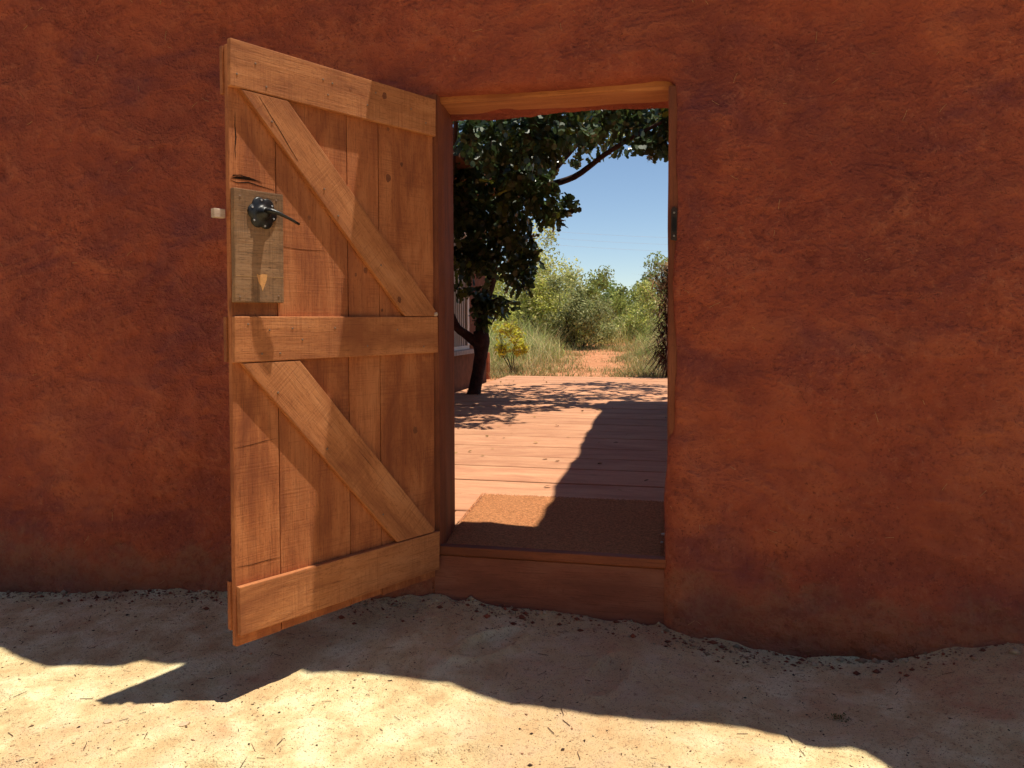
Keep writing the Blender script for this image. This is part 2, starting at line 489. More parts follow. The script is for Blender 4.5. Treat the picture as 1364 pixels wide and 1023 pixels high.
# ------------------------------------------------------------------ the cob wall round the doorway
wall = empty('garden_wall', (0, 0.2, -0.2))
tag(wall, 'red-brown cob plaster wall around the open doorway', 'wall', None, 'thing')
solids = [
    plan_prism_vf([(-5.6, 0.0), (-0.030, 0.0), (-0.05, 0.12), (-0.075, 0.32), (-0.09, 0.43), (-0.16, 0.46), (-5.6, 0.46)], -0.7, 3.08),
    plan_prism_vf([(0.966, 0.0), (6.2, 0.0), (6.2, 0.46), (0.955, 0.46), (0.952, 0.30), (0.975, 0.12)], -0.7, 3.08),
    plan_prism_vf([(-0.6, 0.0), (1.6, 0.0), (1.6, 0.46), (-0.6, 0.46)], 2.022, 3.08),
    plan_prism_vf([(-0.6, 0.28), (1.6, 0.28), (1.6, 0.46), (-0.6, 0.46)], 2.045, 2.5),
    plan_prism_vf([(-0.3, 0.012), (1.3, 0.012), (1.3, 0.2), (-0.3, 0.2)], -0.7, 0.092),
    plan_prism_vf([(0.938, -0.028), (1.0, -0.030), (1.2, 0.03), (1.2, 0.2), (0.945, 0.2)], -0.7, 0.62),
    # low cob footing behind the left reveal
    plan_prism_vf([(-0.7, 0.4), (-0.15, 0.4), (-0.19, 0.72), (-0.28, 0.95), (-0.7, 0.95)], -0.4, 0.30),
]
V, F = join_vf(solids)
tmp = bpy.data.objects.new('tmp', pymesh('tmp', V, F))
COL.objects.link(tmp)
rm = tmp.modifiers.new('r', 'REMESH'); rm.mode = 'VOXEL'; rm.voxel_size = 0.018
sm = tmp.modifiers.new('s', 'SMOOTH'); sm.factor = 0.5; sm.iterations = 7
dg = bpy.context.evaluated_depsgraph_get()
wme = bpy.data.meshes.new_from_object(tmp.evaluated_get(dg))
bpy.data.objects.remove(tmp, do_unlink=True)
nv = len(wme.vertices)
co = np.empty(nv * 3, np.float32); wme.vertices.foreach_get('co', co); co = co.reshape(-1, 3).astype(float)
no = np.empty(nv * 3, np.float32); wme.vertex_normals.foreach_get('vector', no); no = no.reshape(-1, 3).astype(float)
d = fbm(co * np.array([1.7, 1.7, 1.7]), 3, 31) * 0.030 + fbm(co * np.array([1.2, 1.2, 3.4]), 2, 37) * 0.030 + fbm(co * 6.5, 3, 33) * 0.012 + fbm(co * 19, 2, 35) * 0.0062
pit_n = fbm(co * 30, 2, 41)
d -= np.clip(pit_n - 0.42, 0, 1) * 0.03
# trowelled softness: less relief on the step and near the timber frame
soft = np.where((co[:, 2] < 0.11) & (co[:, 0] > -0.2) & (co[:, 0] < 1.1) & (co[:, 1] < 0.25), 0.35, 1.0)
soft = np.where((np.abs(co[:, 0] - 0.48) < 0.56) & (co[:, 1] > -0.05) & (co[:, 1] < 0.35) & (co[:, 2] < 2.1), np.minimum(soft, 0.5), soft)
co = co + no * (d * soft)[:, None]
# swelling round the head of the doorway and a lean outwards at the foot
# the face stands forward of the doorway and rolls back into it
dR = np.clip(co[:, 0] - 0.955, 0, 9); dT = np.clip(co[:, 2] - 2.01, 0, 9)
roll_ = np.where((co[:, 0] > 0.9), 1 - np.exp(-(dR / 0.11)), 0)
roll_ = np.maximum(roll_, np.where(co[:, 2] > 2.0, 1.7 * (1 - np.exp(-(dT / 0.20))), 0))
roll_ = np.maximum(roll_, np.where(co[:, 0] < -0.02, 1 - np.exp(-(np.clip(-0.02 - co[:, 0], 0, 9) / 0.2)), 0))
co[:, 1] -= np.where(co[:, 1] < 0.12, roll_ * 0.045, 0)
rr = np.exp(-((co[:, 2] - 2.10) / 0.10) ** 2) * np.clip(1 - np.abs(co[:, 0] - 0.45) / 0.8, 0, 1)
co[:, 1] -= np.where(co[:, 1] < 0.1, rr * 0.012, 0)
co[:, 1] -= np.where(co[:, 1] < 0.1, np.clip(0.15 - co[:, 2], 0, 0.5) * 0.10 * np.clip(np.abs(co[:, 0] - 0.47) - 0.5, 0, 1), 0)
wme.vertices.foreach_set('co', co.astype(np.float32).ravel())
wme.update()
wme.name = 'wall_body'
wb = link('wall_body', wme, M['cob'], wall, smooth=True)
wb.matrix_parent_inverse = Matrix.Translation((0, -0.2, 0.2))
# overhanging coping, out of view, its outline shaped to cast the wall's shadow edge
CF = [(-5.6, -.48), (-2.4, -.5), (-1.6, -.52), (-1.15, -.46), (-.938, -.487), (-.781, -.542), (-.637, -.589), (-.508, -.555), (-.392, -.541), (-.316, -.479),
      (-.231, -.487), (-.127, -.49), (-.05, -.38), (.0, -.30), (.045, -.262), (.075, -.30), (.115, -.335), (.17, -.357), (.224, -.417), (.281, -.438), (.35, -.457), (.445, -.442),
      (.584, -.434), (.712, -.440), (.861, -.438), (.979, -.473), (1.09, -.504), (1.19, -.51), (1.316, -.516), (1.459, -.50), (1.555, -.51),
      (1.74, -.476), (1.854, -.484), (1.964, -.502), (2.022, -.549), (2.064, -.552), (2.141, -.529), (2.186, -.561), (2.232, -.622), (2.35, -.78),
      (2.7, -.84), (3.2, -.8), (3.8, -.83), (6.2, -.8)]
cb = [(x, 0.6 + 0.015 * math.sin(3 * x) + 0.012 * math.sin(11 * x + 1)) for x in np.linspace(6.2, -5.6, 80)]
fr = [(x, y) for x, y in CF]
nF = len(fr)
Vc, Fc = [], []
def frontmap(x): return np.interp(x, [p[0] for p in fr], [p[1] for p in fr])
cx = sorted(set([p[0] for p in fr] + [p[0] for p in cb]))
for x in cx:
    yf = float(frontmap(x)); yb = float(np.interp(x, [p[0] for p in cb[::-1]], [p[1] for p in cb[::-1]]))
    Vc += [(x, yf, 3.0), (x, yf + 0.01, 3.07), (x, 0.1, 3.26), (x, yb - 0.01, 3.08), (x, yb, 3.0)]
for i in range(len(cx) - 1):
    a, b = i * 5, (i + 1) * 5
    for k in range(5):
        k2 = (k + 1) % 5
        Fc.append((a + k, a + k2, b + k2, b + k))
Fc.append((0, 1, 2, 3, 4)); Fc.append(tuple(len(Vc) - 5 + k for k in (4, 3, 2, 1, 0)))
me = pymesh('coping', Vc, Fc)
bm = bmesh.new(); bm.from_mesh(me); bmesh.ops.recalc_face_normals(bm, faces=bm.faces); bm.to_mesh(me); bm.free()
cp = link('coping', me, M['cob'], wall)
cp.matrix_parent_inverse = Matrix.Translation((0, -0.2, 0.2))
# straw caught in the plaster
front = np.where((no[:, 1] < -0.8) & (co[:, 1] < 0.05) & (np.abs(co[:, 0]) < 3.2) & (co[:, 2] > -0.1) & (co[:, 2] < 2.9))[0]
Vs, Fs = [], []
for i in RNG.choice(front, 170, replace=False):
    p = co[i]; L = RNG.uniform(0.005, 0.022); a = RNG.uniform(0, math.pi); w = 0.0007
    ux, uz = math.cos(a), math.sin(a)
    b = len(Vs)
    bend = RNG.uniform(-0.15, 0.15) * L
    for s, t in ((-1, 0), (0, bend), (1, 0)):
        cx_, cz_ = p[0] + ux * L * s - uz * t, p[2] + uz * L * s + ux * t
        Vs += [(cx_ + uz * w, p[1] - 0.0012, cz_ - ux * w), (cx_ - uz * w, p[1] - 0.0012, cz_ + ux * w), (cx_, p[1] - 0.0026, cz_)]
    for s in (0, 3):
        Fs += [(b + s, b + s + 3, b + s + 5, b + s + 2), (b + s + 1, b + s + 2, b + s + 5, b + s + 4)]
st = link('straw', pymesh('straw', Vs, Fs), M['straw'], wall)
st.matrix_parent_inverse = Matrix.Translation((0, -0.2, 0.2))
st['kind'] = 'stuff'

# ------------------------------------------------------------------ timber door frame
frame = empty('door_frame', (0.47, 0.04, 0.09))
tag(frame, 'red timber door frame set into the cob doorway', 'door frame', None, 'thing')
def lp(name, me, mat, parent, ploc, smooth=False):
    o = link(name, me, mat, parent, smooth)
    o.matrix_parent_inverse = Matrix.Translation(-Vector(ploc))
    return o
FL = (0.47, 0.04, 0.09)
def post_mesh(name, x0, x1, y0, y1, z0, z1, seed):
    # upright, local X along the grain
    n = 26; V, F = [], []
    for i in range(n + 1):
        t = i / n; z = t * (z1 - z0)
        w = 0.0022 * vnoise(np.array([[t * 9, seed, 0.5]]))[0]; w2 = 0.0022 * vnoise(np.array([[t * 9, seed, 7.5]]))[0]
        b = 0.006
        for (yy, zz) in ((x0 + b + w, y0), (x1 - b + w2, y0), (x1 + w2, y0 + b), (x1 + w2, y1), (x0 + w, y1), (x0 + w, y0 + b)):
            V.append((z, -yy, zz))
    for i in range(n):
        for k in range(6):
            k2 = (k + 1) % 6
            F.append((i * 6 + k, i * 6 + k2, (i + 1) * 6 + k2, (i + 1) * 6 + k))
    F.append(tuple(range(6))[::-1]); F.append(tuple(n * 6 + k for k in range(6)))
    me = pymesh(name, V, F)
    bm = bmesh.new(); bm.from_mesh(me); bmesh.ops.recalc_face_normals(bm, faces=bm.faces); bm.to_mesh(me); bm.free()
    return me
def upright(name, x0, x1, y0, y1, z0, z1, seed, mat, parent, ploc):
    o = link(name, post_mesh(name, x0, x1, y0, y1, z0, z1, seed), mat, parent)
    # local X -> world Z, local Y -> -world X, local Z -> world Y
    o.matrix_local = Matrix.Translation(Vector((0, 0, z0)) - Vector(ploc)) @ Matrix(((0, -1, 0, 0), (0, 0, 1, 0), (1, 0, 0, 0), (0, 0, 0, 1)))
    return o
V, F = plan_prism_vf([(0.004, -0.006), (0.004, 0.085), (-0.058, 0.435), (-0.085, 0.435), (-0.06, -0.006)], 0.096, 2.03)
# local X up the grain: rotate the mesh so the wood grain runs vertically
me = pymesh('post', [(z, -x, y) for x, y, z in V], F)
bm = bmesh.new(); bm.from_mesh(me); bmesh.ops.recalc_face_normals(bm, faces=bm.faces); bmesh.ops.bevel(bm, geom=list(bm.edges), offset=0.006, segments=2, affect='EDGES'); bm.to_mesh(me); bm.free()
o = link('post', me, M['frame'], frame)
o.matrix_local = Matrix.Translation(-Vector(FL)) @ Matrix(((0, -1, 0, 0), (0, 0, 1, 0), (1, 0, 0, 0), (0, 0, 0, 1)))
rp = upright('post', 0.947, 0.990, 0.006, 0.085, 0.40, 2.0, 2, M['frame'], frame, FL)
def xbeam(name, x0, x1, y0, y1, z0, z1, seed, mat, parent, ploc, amp=0.004, n=30, bow=0.0):
    V, F = [], []
    b = 0.008
    for i in range(n + 1):
        t = i / n; x = x0 + t * (x1 - x0)
        q = [amp * vnoise(np.array([[t * 7, seed + 3.1 * k, 0.2]]))[0] for k in range(4)]
        s = 0.0
        for (yy, zz) in ((y0 + q[0], z0 + b + s), (y0 + b, z0 + q[1] + s), (y1 - b, z0 + q[2] + bow), (y1 + q[3], z0 + b + bow), (y1, z1 + s), (y0 + q[0], z1 + s)):
            V.append((x, yy, zz))
    for i in range(n):
        for k in range(6):
            k2 = (k + 1) % 6
            F.append((i * 6 + k, i * 6 + k2, (i + 1) * 6 + k2, (i + 1) * 6 + k))
    F.append(tuple(range(6))[::-1]); F.append(tuple(n * 6 + k for k in range(6)))
    me = pymesh(name, V, F)
    bm = bmesh.new(); bm.from_mesh(me); bmesh.ops.recalc_face_normals(bm, faces=bm.faces); bm.to_mesh(me); bm.free()
    return lp(name, me, mat, parent, ploc)
xbeam('lintel_beam', -0.08, 1.03, 0.04, 0.31, 2.0, 2.12, 5, M['lintel'], frame, FL, 0.005, 30, 0.022)
xbeam('threshold', -0.02, 0.946, -0.012, 0.035, 0.094, 0.134, 8, M['frame'], frame, FL, 0.0015, 20)
xbeam('riser', -0.02, 0.945, -0.004, 0.02, -0.16, 0.092, 11, M['riser'], frame, FL, 0.002, 20)
# strike plate on the right-hand post
pm = prism('strike_plate', [(0.958, 1.40), (0.980, 1.395), (0.982, 1.52), (0.970, 1.53), (0.959, 1.52)], -0.004, 0.0065, 0.002)
sp = lp('strike_plate', pm, M['rust_iron'], frame, FL)
for zz in (1.415, 1.505):
    v, f = tube_vf([(0.970, -0.003, zz), (0.970, -0.007, zz)], [0.0045, 0.003], 8)
    o = link('screw', pymesh('screw', v, f), M['screw'], sp)
v, f = box_vf(0.964, 0.977, -0.006, 0.0, 1.43, 1.485)
link('latch_hole', pymesh('latch_hole', v, f), M['iron'], sp)

# ------------------------------------------------------------------ the plank door, standing open
DA = math.atan2(0.88, 0.474)
door = empty('plank_door', (-0.428, -0.838, 0.0), DA)
tag(door, 'open ledged and braced orange-brown plank door with black handle', 'door', None, 'thing')
W = 0.918
def dpart(name, poly, y0, y1, ang, mat, bev=0.003, parent=None, seg=2):
    cx = sum(p[0] for p in poly) / len(poly); cz = sum(p[1] for p in poly) / len(poly)
    ca, sa = math.cos(ang), math.sin(ang)
    loc = [((x - cx) * ca + (z - cz) * sa, -(x - cx) * sa + (z - cz) * ca) for x, z in poly]
    o = link(name, prism(name, loc, y0, y1, bev, seg), mat, parent or door)
    o.location = (cx, 0, cz); o.rotation_euler = (0, -ang, 0)
    return o
H2 = math.pi / 2
PX = [0.0, 0.1745, 0.477, 0.6275, W]
for i in range(4):
    a, b = PX[i] + 0.0015, PX[i + 1] - 0.0015
    zb = [0.0, 0.004, 0.008, 0.003][i]
    poly = [(a, zb), (b, zb + 0.002)]
    rr_ = random.Random(i)
    for k in range(1, 12): poly.append((b + rr_.uniform(-.0006, .0006), zb + 1.985 * k / 12))
    poly += [(b, 1.985 - 0.004 * i), (a, 1.988 - 0.003 * i)]
    for k in range(11, 0, -1): poly.append((a + rr_.uniform(-.0006, .0006), zb + 1.985 * k / 12))
    dpart('plank', poly, 0.0205, 0.0435, H2, M['door'], 0.0022)
TR = 0.0
dpart('rail', [(-0.002, 1.848), (W - 0.002, 1.845), (W, 1.996), (0.0, 2.002)], TR, 0.020, 0, M['rail'], 0.0035)
dpart('rail', [(0.0, 0.948), (W + 0.004, 0.953), (W + 0.004, 1.102), (0.002, 1.101)], TR, 0.020, 0, M['rail'], 0.0035)
dpart('rail', [(0.006, 0.040), (W + 0.002, 0.040), (W + 0.006, 0.201), (0.004, 0.204)], TR - 0.002, 0.020, 0, M['rail'], 0.0035)
dpart('brace', [(0.035, 1.8455), (0.742, 1.104), (0.90, 1.104), (0.912, 1.125), (0.213, 1.8445)], TR + 0.001, 0.020, math.atan2(-0.741, 0.707), M['rail'], 0.003)
dpart('brace', [(0.026, 0.946), (0.692, 0.2045), (0.888, 0.2045), (0.896, 0.214), (0.25, 0.9465)], TR + 0.001, 0.020, math.atan2(-0.742, 0.668), M['rail'], 0.003)
# ledges on the far side, seen edge on
for za, zb in ((1.83, 1.985), (0.95, 1.10), (0.05, 0.215)):
    dpart('back_rail', [(-0.004, za), (W, za), (W, zb), (-0.004, zb)], 0.0440, 0.063, 0, M['door'], 0.003)
# lock board with handle
pl = dpart('lock_board', [(0.003, 1.147), (0.186, 1.148), (0.188, 1.519), (0.004, 1.521)], -0.0025, 0.020, 0, M['plate'], 0.003)
cme = prism('bare_patch', [(0.0825, 1.243), (0.092, 1.240), (0.104, 1.243), (0.122, 1.242), (0.119, 1.222), (0.112, 1.206), (0.104, 1.186), (0.098, 1.204), (0.090, 1.214), (0.087, 1.226)], -0.0031, -0.002, 0.0)
o = link('bare_patch', cme, M['chip'], pl); o.location = (-pl.location.x, 0, -pl.location.z)
cme = prism('score_line', [(0.006, 1.2335), (0.186, 1.2335), (0.186, 1.2348), (0.006, 1.2348)], -0.0029, -0.002, 0.0)
o = link('score_line', cme, M['straw'], pl); o.location = (-pl.location.x, 0, -pl.location.z)
# black iron handle: scalloped rose, boss and a flattened lever
hd = bpy.data.objects.new('handle', None)
hx, hz = 0.106, 1.447
N = 72
Vh, Fh = [], []
prof = [(1.0, -0.0026), (1.0, -0.006), (0.93, -0.009), (0.66, -0.0105), (0.50, -0.0125), (0.40, -0.018), (0.33, -0.030), (0.18, -0.034), (0.0, -0.035)]
for r, y in prof:
    for k in range(N):
        a = 2 * math.pi * k / N
        lob = 1 + 0.16 * abs(math.cos(3 * a + 0.3)) - 0.10 if r > 0.9 else 1
        R_ = 0.052 * r * lob
        Vh.append((hx + R_ * math.cos(a), y, hz + R_ * math.sin(a)))
for i in range(len(prof) - 1):
    for k in range(N):
        k2 = (k + 1) % N
        Fh.append((i * N + k, (i + 1) * N + k, (i + 1) * N + k2, i * N + k2))
bpy.data.objects.remove(hd)
me = pymesh('handle', Vh, Fh); bm = bmesh.new(); bm.from_mesh(me); bmesh.ops.recalc_face_normals(bm, faces=bm.faces); bm.to_mesh(me); bm.free()
hd = link('handle', me, M['iron'], door)
hd.data.shade_smooth()
# lever: flattened bar growing out of the boss, sweeping out and towards the hinge
pts = [(hx + 0.002, -0.028, hz + 0.006), (hx + 0.010, -0.045, hz + 0.004), (hx + 0.026, -0.058, hz - 0.002), (hx + 0.05, -0.064, hz - 0.012), (hx + 0.078, -0.068, hz - 0.024), (hx + 0.098, -0.071, hz - 0.034)]
wid = [0.016, 0.013, 0.010, 0.0085, 0.009, 0.007]; thk = [0.011, 0.010, 0.0065, 0.005, 0.0045, 0.004]
Vl, Fl = [], []
for i, p in enumerate(pts):
    p = Vector(p); t = (Vector(pts[min(i + 1, 5)]) - Vector(pts[max(i - 1, 0)])).normalized()
    side = Vector((0, 1, 0.12)).normalized(); side = (side - t * side.dot(t)).normalized(); nn = t.cross(side)
    for k in range(14):
        a = 2 * math.pi * k / 14
        Vl.append(p + side * (wid[i] * math.cos(a)) + nn * (thk[i] * math.sin(a)))
for i in range(5):
    for k in range(14):
        k2 = (k + 1) % 14
        Fl.append((i * 14 + k, i * 14 + k2, (i + 1) * 14 + k2, (i + 1) * 14 + k))
Fl.append(tuple(range(14))[::-1]); Fl.append(tuple(70 + k for k in range(14)))
link('lever', pymesh('lever', Vl, Fl), M['iron'], hd, smooth=True)
for k in range(6):
    a = math.radians(60 * k + 38)
    v, f = tube_vf([(hx + 0.043 * math.cos(a), -0.0085, hz + 0.043 * math.sin(a)), (hx + 0.043 * math.cos(a), -0.0112, hz + 0.043 * math.sin(a))], [0.0042, 0.003], 8)
    link('screw', pymesh('screw', v, f), M['screw'], hd)
# pale latch tongue past the free edge
dpart('latch_tongue', [(-0.040, 1.424), (0.0, 1.424), (0.0, 1.454), (-0.040, 1.454)], 0.044, 0.066, 0, M['pale_wood'], 0.003)
# nails
nail_me = None
v, f = tube_vf([(0, 0.001, 0), (0, -0.0014, 0), (0, -0.0022, 0)], [0.0042, 0.0038, 0.0016], 8)
nail_me = pymesh('nail', v, f); nail_me.materials.append(M['nail'])
spots = []
for x, z in ((.022, 1.89), (.09, 1.94), (.13, 1.872), (.36, 1.95), (.40, 1.945), (.38, 1.90), (.56, 1.90), (.60, 1.955), (.78, 1.93), (.86, 1.89),
             (.05, 1.075), (.13, 1.055), (.22, 1.06), (.10, .975), (.17, .975), (.26, 1.02), (.40, 1.06), (.55, .99), (.70, 1.05), (.84, .98),
             (.03, .175), (.10, .085), (.15, .155), (.24, .17), (.33, .09), (.52, .16), (.60, .075), (.74, .15), (.86, .08),
             (.15, 1.76), (.36, 1.56), (.42, 1.47), (.62, 1.30), (.16, .84), (.36, .62), (.62, .33)):
    spots.append((x, TR, z))
for x, z in ((.025, 1.495), (.16, 1.495), (.02, 1.165), (.165, 1.17)): spots.append((x, -0.0025, z))
for x, y, z in spots:
    o = bpy.data.objects.new('nail', nail_me); COL.objects.link(o); o.parent = door; o.location = (x, y + 0.0003, z)
v, f = tube_vf([(0, 0.004, 0), (0, -0.006, 0), (0, -0.009, 0)], [0.009, 0.008, 0.003], 10)
o = link('dowel', pymesh('dowel', v, f), M['pale_wood'], door); o.location = (0.908, 0.0, 1.112)
# splits and checks in the boards
def split(pts, w, y, parent=door):
    L_, R2 = [], []
    for i, (x, z) in enumerate(pts):
        t = min(1, 2.4 * min(i, len(pts) - 1 - i) / max(1, len(pts) - 1)) + 0.08
        L_.append((x - w * t, z)); R2.append((x + w * t, z))
    o = link('split', prism('split', L_ + R2[::-1], y - 0.0006, y + 0.001, 0), M['iron'] if False else M['split'], parent)
    return o
split([(0.026, 1.62), (0.023, 1.65), (0.027, 1.69), (0.024, 1.73), (0.026, 1.77)], 0.0022, 0.0205)
split([(0.103, 1.835), (0.145, 1.78), (0.185, 1.73), (0.222, 1.68), (0.25, 1.645)], 0.0015, 0.001)
split([(0.50, 0.60), (0.54, 0.555), (0.58, 0.51)], 0.0010, 0.001)
split([(0.012, 1.560), (0.02, 1.566), (0.04, 1.569)], 0.004, 0.0205)
split([(0.006, 1.553), (0.03, 1.562), (0.07, 1.566), (0.10, 1.556), (0.12, 1.550)], 0.0035, 0.0205)
def hsplit(pts, w, y):
    U, L_ = [], []
    for i, (x, z) in enumerate(pts):
        t = min(1, 2.4 * min(i, len(pts) - 1 - i) / max(1, len(pts) - 1)) + 0.08
        U.append((x, z + w * t)); L_.append((x, z - w * t))
    return link('split', prism('split', U + L_[::-1], y - 0.0006, y + 0.001, 0), M['split'], door)
hsplit([(0.004, 1.548), (0.03, 1.541), (0.07, 1.548), (0.11, 1.541), (0.168, 1.534)], 0.0022, 0.0205)
hsplit([(0.01, 1.560), (0.04, 1.568), (0.08, 1.562), (0.12, 1.556)], 0.0018, 0.0205)
hsplit([(0.006, 0.665), (0.06, 0.668), (0.12, 0.676), (0.172, 0.680)], 0.0007, 0.0205)
hsplit([(0.006, 0.268), (0.06, 0.262), (0.12, 0.263), (0.172, 0.262)], 0.0007, 0.0205)
hsplit([(0.19, 1.345), (0.24, 1.340), (0.30, 1.338), (0.37, 1.342)], 0.0007, 0.0205)
# knots
def knot(x, z, r, y, seed, asp=1.3):
    rr2 = random.Random(seed); n = 14
    for k, (sc_, dy, mt) in enumerate(((1.0, 0.0005, M['knot']),)):
        poly = []
        for i in range(n):
            a = 2 * math.pi * i / n; q = r * sc_ * rr2.uniform(.8, 1.15)
            poly.append((x + q * math.cos(a), z + q * asp * math.sin(a)))
        o_ = link('knot', prism('knot', poly, y - dy, y + 0.002, 0), mt, door)
knot(0.676, 1.645, 0.0128, 0.0205, 0)
knot(0.746, 1.708, 0.0072, 0.0205, 1)
knot(0.678, 1.835, 0.0064, 0.0205, 2)
knot(0.481, 1.944, 0.0064, 0.0, 3)
knot(0.309, 1.454, 0.0072, 0.0205, 4)
knot(0.513, 1.259, 0.0056, 0.0205, 5)
knot(0.560, 1.279, 0.0096, 0.0205, 6)
knot(0.808, 0.638, 0.0128, 0.0205, 7)
knot(0.325, 0.149, 0.0096, 0.0, 8)
knot(0.459, 0.117, 0.0064, 0.0, 9)
knot(0.711, 1.169, 0.0096, 0.0, 10)
knot(0.643, 1.952, 0.0112, 0.0, 11)
knot(0.640, 1.127, 0.0056, 0.0205, 12)

# ------------------------------------------------------------------ deck
deck = empty('deck', (-1, 5.5, 0.02))
deck['kind'] = 'structure'
joints = [0.036, 0.36, 0.75, 1.129, 1.534, 1.995, 2.40, 2.85, 3.39, 3.83, 4.27, 4.75, 5.2, 5.64, 6.1, 6.55, 7.0, 7.45, 7.9, 8.35, 8.8, 9.25, 9.7, 10.15, 10.6]
DZ = 0.098
def deck_plank(x0, x1, y0, y1, seed):
    n = 14; V, F = [], []
    b = 0.004
    for i in range(n + 1):
        t = i / n; x = x0 + (x1 - x0) * t
        q = [0.0016 * vnoise(np.array([[t * 11, seed * 3.3 + k, .3]]))[0] for k in range(2)]
        cup = 0.0022 * vnoise(np.array([[t * 3, seed * 1.7, 4.4]]))[0]
        a0, a1 = y0 + q[0], y1 + q[1]
        for yy, zz in ((a0, -0.035), (a0, -b), (a0 + b, cup), ((a0 + a1) / 2, cup * 0.3), (a1 - b, cup), (a1, -b), (a1, -0.035)):
            V.append((x, yy, zz))
    for i in range(n):
        for k in range(7):
            k2 = (k + 1) % 7
            F.append((i * 7 + k, i * 7 + k2, (i + 1) * 7 + k2, (i + 1) * 7 + k))
    F.append(tuple(range(7))[::-1]); F.append(tuple(n * 7 + k for k in range(7)))
    me = pymesh('plank', V, F)
    bm = bmesh.new(); bm.from_mesh(me); bmesh.ops.recalc_face_normals(bm, faces=bm.faces); bm.to_mesh(me); bm.free()
    return me
for i in range(len(joints) - 1):
    y0, y1 = joints[i] + 0.0105, joints[i + 1] - 0.0105
    ym = (y0 + y1) / 2
    left, right = (-0.032, 0.944) if y1 < 0.4 else ((-0.14, 1.02) if y1 < 1.0 else (-2.06, 1.02))
    o = link('plank', deck_plank(left, right, y0 - ym, y1 - ym, i), M['deck'], deck)
    o.matrix_parent_inverse = Matrix.Translation((1, -5.5, -0.02))
    o.location = (0, ym, DZ + 0.0012 * ((i * 7) % 3 - 1)); o.rotation_euler = (0, 0, 0.0015 * ((i * 5) % 3 - 1))
    for k, xx in enumerate((-1.6, -0.55, 0.5)):
        pass

v, f = box_vf(-2.0, 0.98, 0.45, 10.55, 0.022, 0.032)  # black sheet added under the boards to darken the sunlit gaps
o = link('gap_dark_sheet', pymesh('gap_dark_sheet', v, f), M['split'], deck); o.matrix_parent_inverse = Matrix.Translation((1, -5.5, -0.02))
# ------------------------------------------------------------------ doormat
mat = empty('doormat', (0.43, 0.58, DZ))
tag(mat, 'brown coir doormat lying in the doorway behind the threshold', 'doormat')
corners = [(-0.02, 0.042), (0.935, 0.042), (0.93, 1.10), (-0.09, 1.085)]
n1, n2 = 60, 60
Vm = []; Fm = []
def mat_pt(u, v):
    a = Vector(corners[0]).lerp(Vector(corners[1]), u); b = Vector(corners[3]).lerp(Vector(corners[2]), u)
    return a.lerp(b, v)
for j in range(n2 + 1):
    for i in range(n1 + 1):
        q = mat_pt(i / n1, j / n2)
        e = min(i, n1 - i, j, n2 - j)
        z = 0.017 + 0.003 * vnoise(np.array([[q.x * 9, q.y * 9, 2.0]]))[0] + 0.0015 * vnoise(np.array([[q.x * 60, q.y * 60, 5.0]]))[0]
        if e == 0:
            z = 0.004
            q = q + Vector((RNG.uniform(-.003, .003), RNG.uniform(-.003, .003)))
        Vm.append((q.x - 0.43, q.y - 0.58, z))
for j in range(n2):
    for i in range(n1):
        a = j * (n1 + 1) + i
        Fm.append((a, a + 1, a + n1 + 2, a + n1 + 1))
link('pad', pymesh('pad', Vm, Fm), M['mat'], mat, smooth=True)
nf = 16000
u = RNG.random(nf); v = RNG.random(nf)
k = nf // 6
side = RNG.integers(0, 4, k)
u[:k] = np.where(side == 0, 0.0, np.where(side == 1, 1.0, u[:k])); v[:k] = np.where(side == 2, 0.0, np.where(side == 3, 1.0, v[:k]))
c0 = np.array(corners)
base = (c0[0] * (1 - u[:, None]) + c0[1] * u[:, None]) * (1 - v[:, None]) + (c0[3] * (1 - u[:, None]) + c0[2] * u[:, None]) * v[:, None]
B = np.stack([base[:, 0] - 0.43, base[:, 1] - 0.58, np.full(nf, 0.013)], -1)
an = RNG.uniform(0, 2 * math.pi, nf); ln = RNG.uniform(0.006, 0.016, nf)
T = B + np.stack([np.cos(an) * ln * 0.8, np.sin(an) * ln * 0.8, RNG.uniform(0.003, 0.011, nf)], -1)
wv = np.stack([-np.sin(an), np.cos(an), 0 * an], -1) * 0.0011
Vf = np.stack([B - wv, B + wv, T], 1).reshape(-1, 3)
cols = np.array([0.72, 0.31, 0.13])[None] * RNG.uniform(0.35, 1.3, (nf, 1))
fb = link('bristles', npmesh('bristles', Vf, np.arange(nf * 3).reshape(-1, 3), cols), M['coir'], mat)
fb['kind'] = 'stuff'

# ------------------------------------------------------------------ house with barred window on the left, unseen shade-casting house on the right
hs = empty('house', (-2.6, 8.3, 0))
tag(hs, 'shaded house with a white barred window behind the tree trunk', 'house')
HL = (-2.6, 8.3, 0)
WX = -2.14
def hbox(name, x0, x1, y0, y1, z0, z1, mat, parent=hs, bev=0.004):
    v, f = box_vf(x0, x1, y0, y1, z0, z1)
    me = pymesh(name, v, f)
    if bev:
        bm = bmesh.new(); bm.from_mesh(me); bmesh.ops.bevel(bm, geom=list(bm.edges), offset=bev, segments=1, affect='EDGES'); bm.to_mesh(me); bm.free()
    o = link(name, me, mat, parent)
    if parent is hs: o.matrix_parent_inverse = Matrix.Translation(-Vector(HL))
    return o
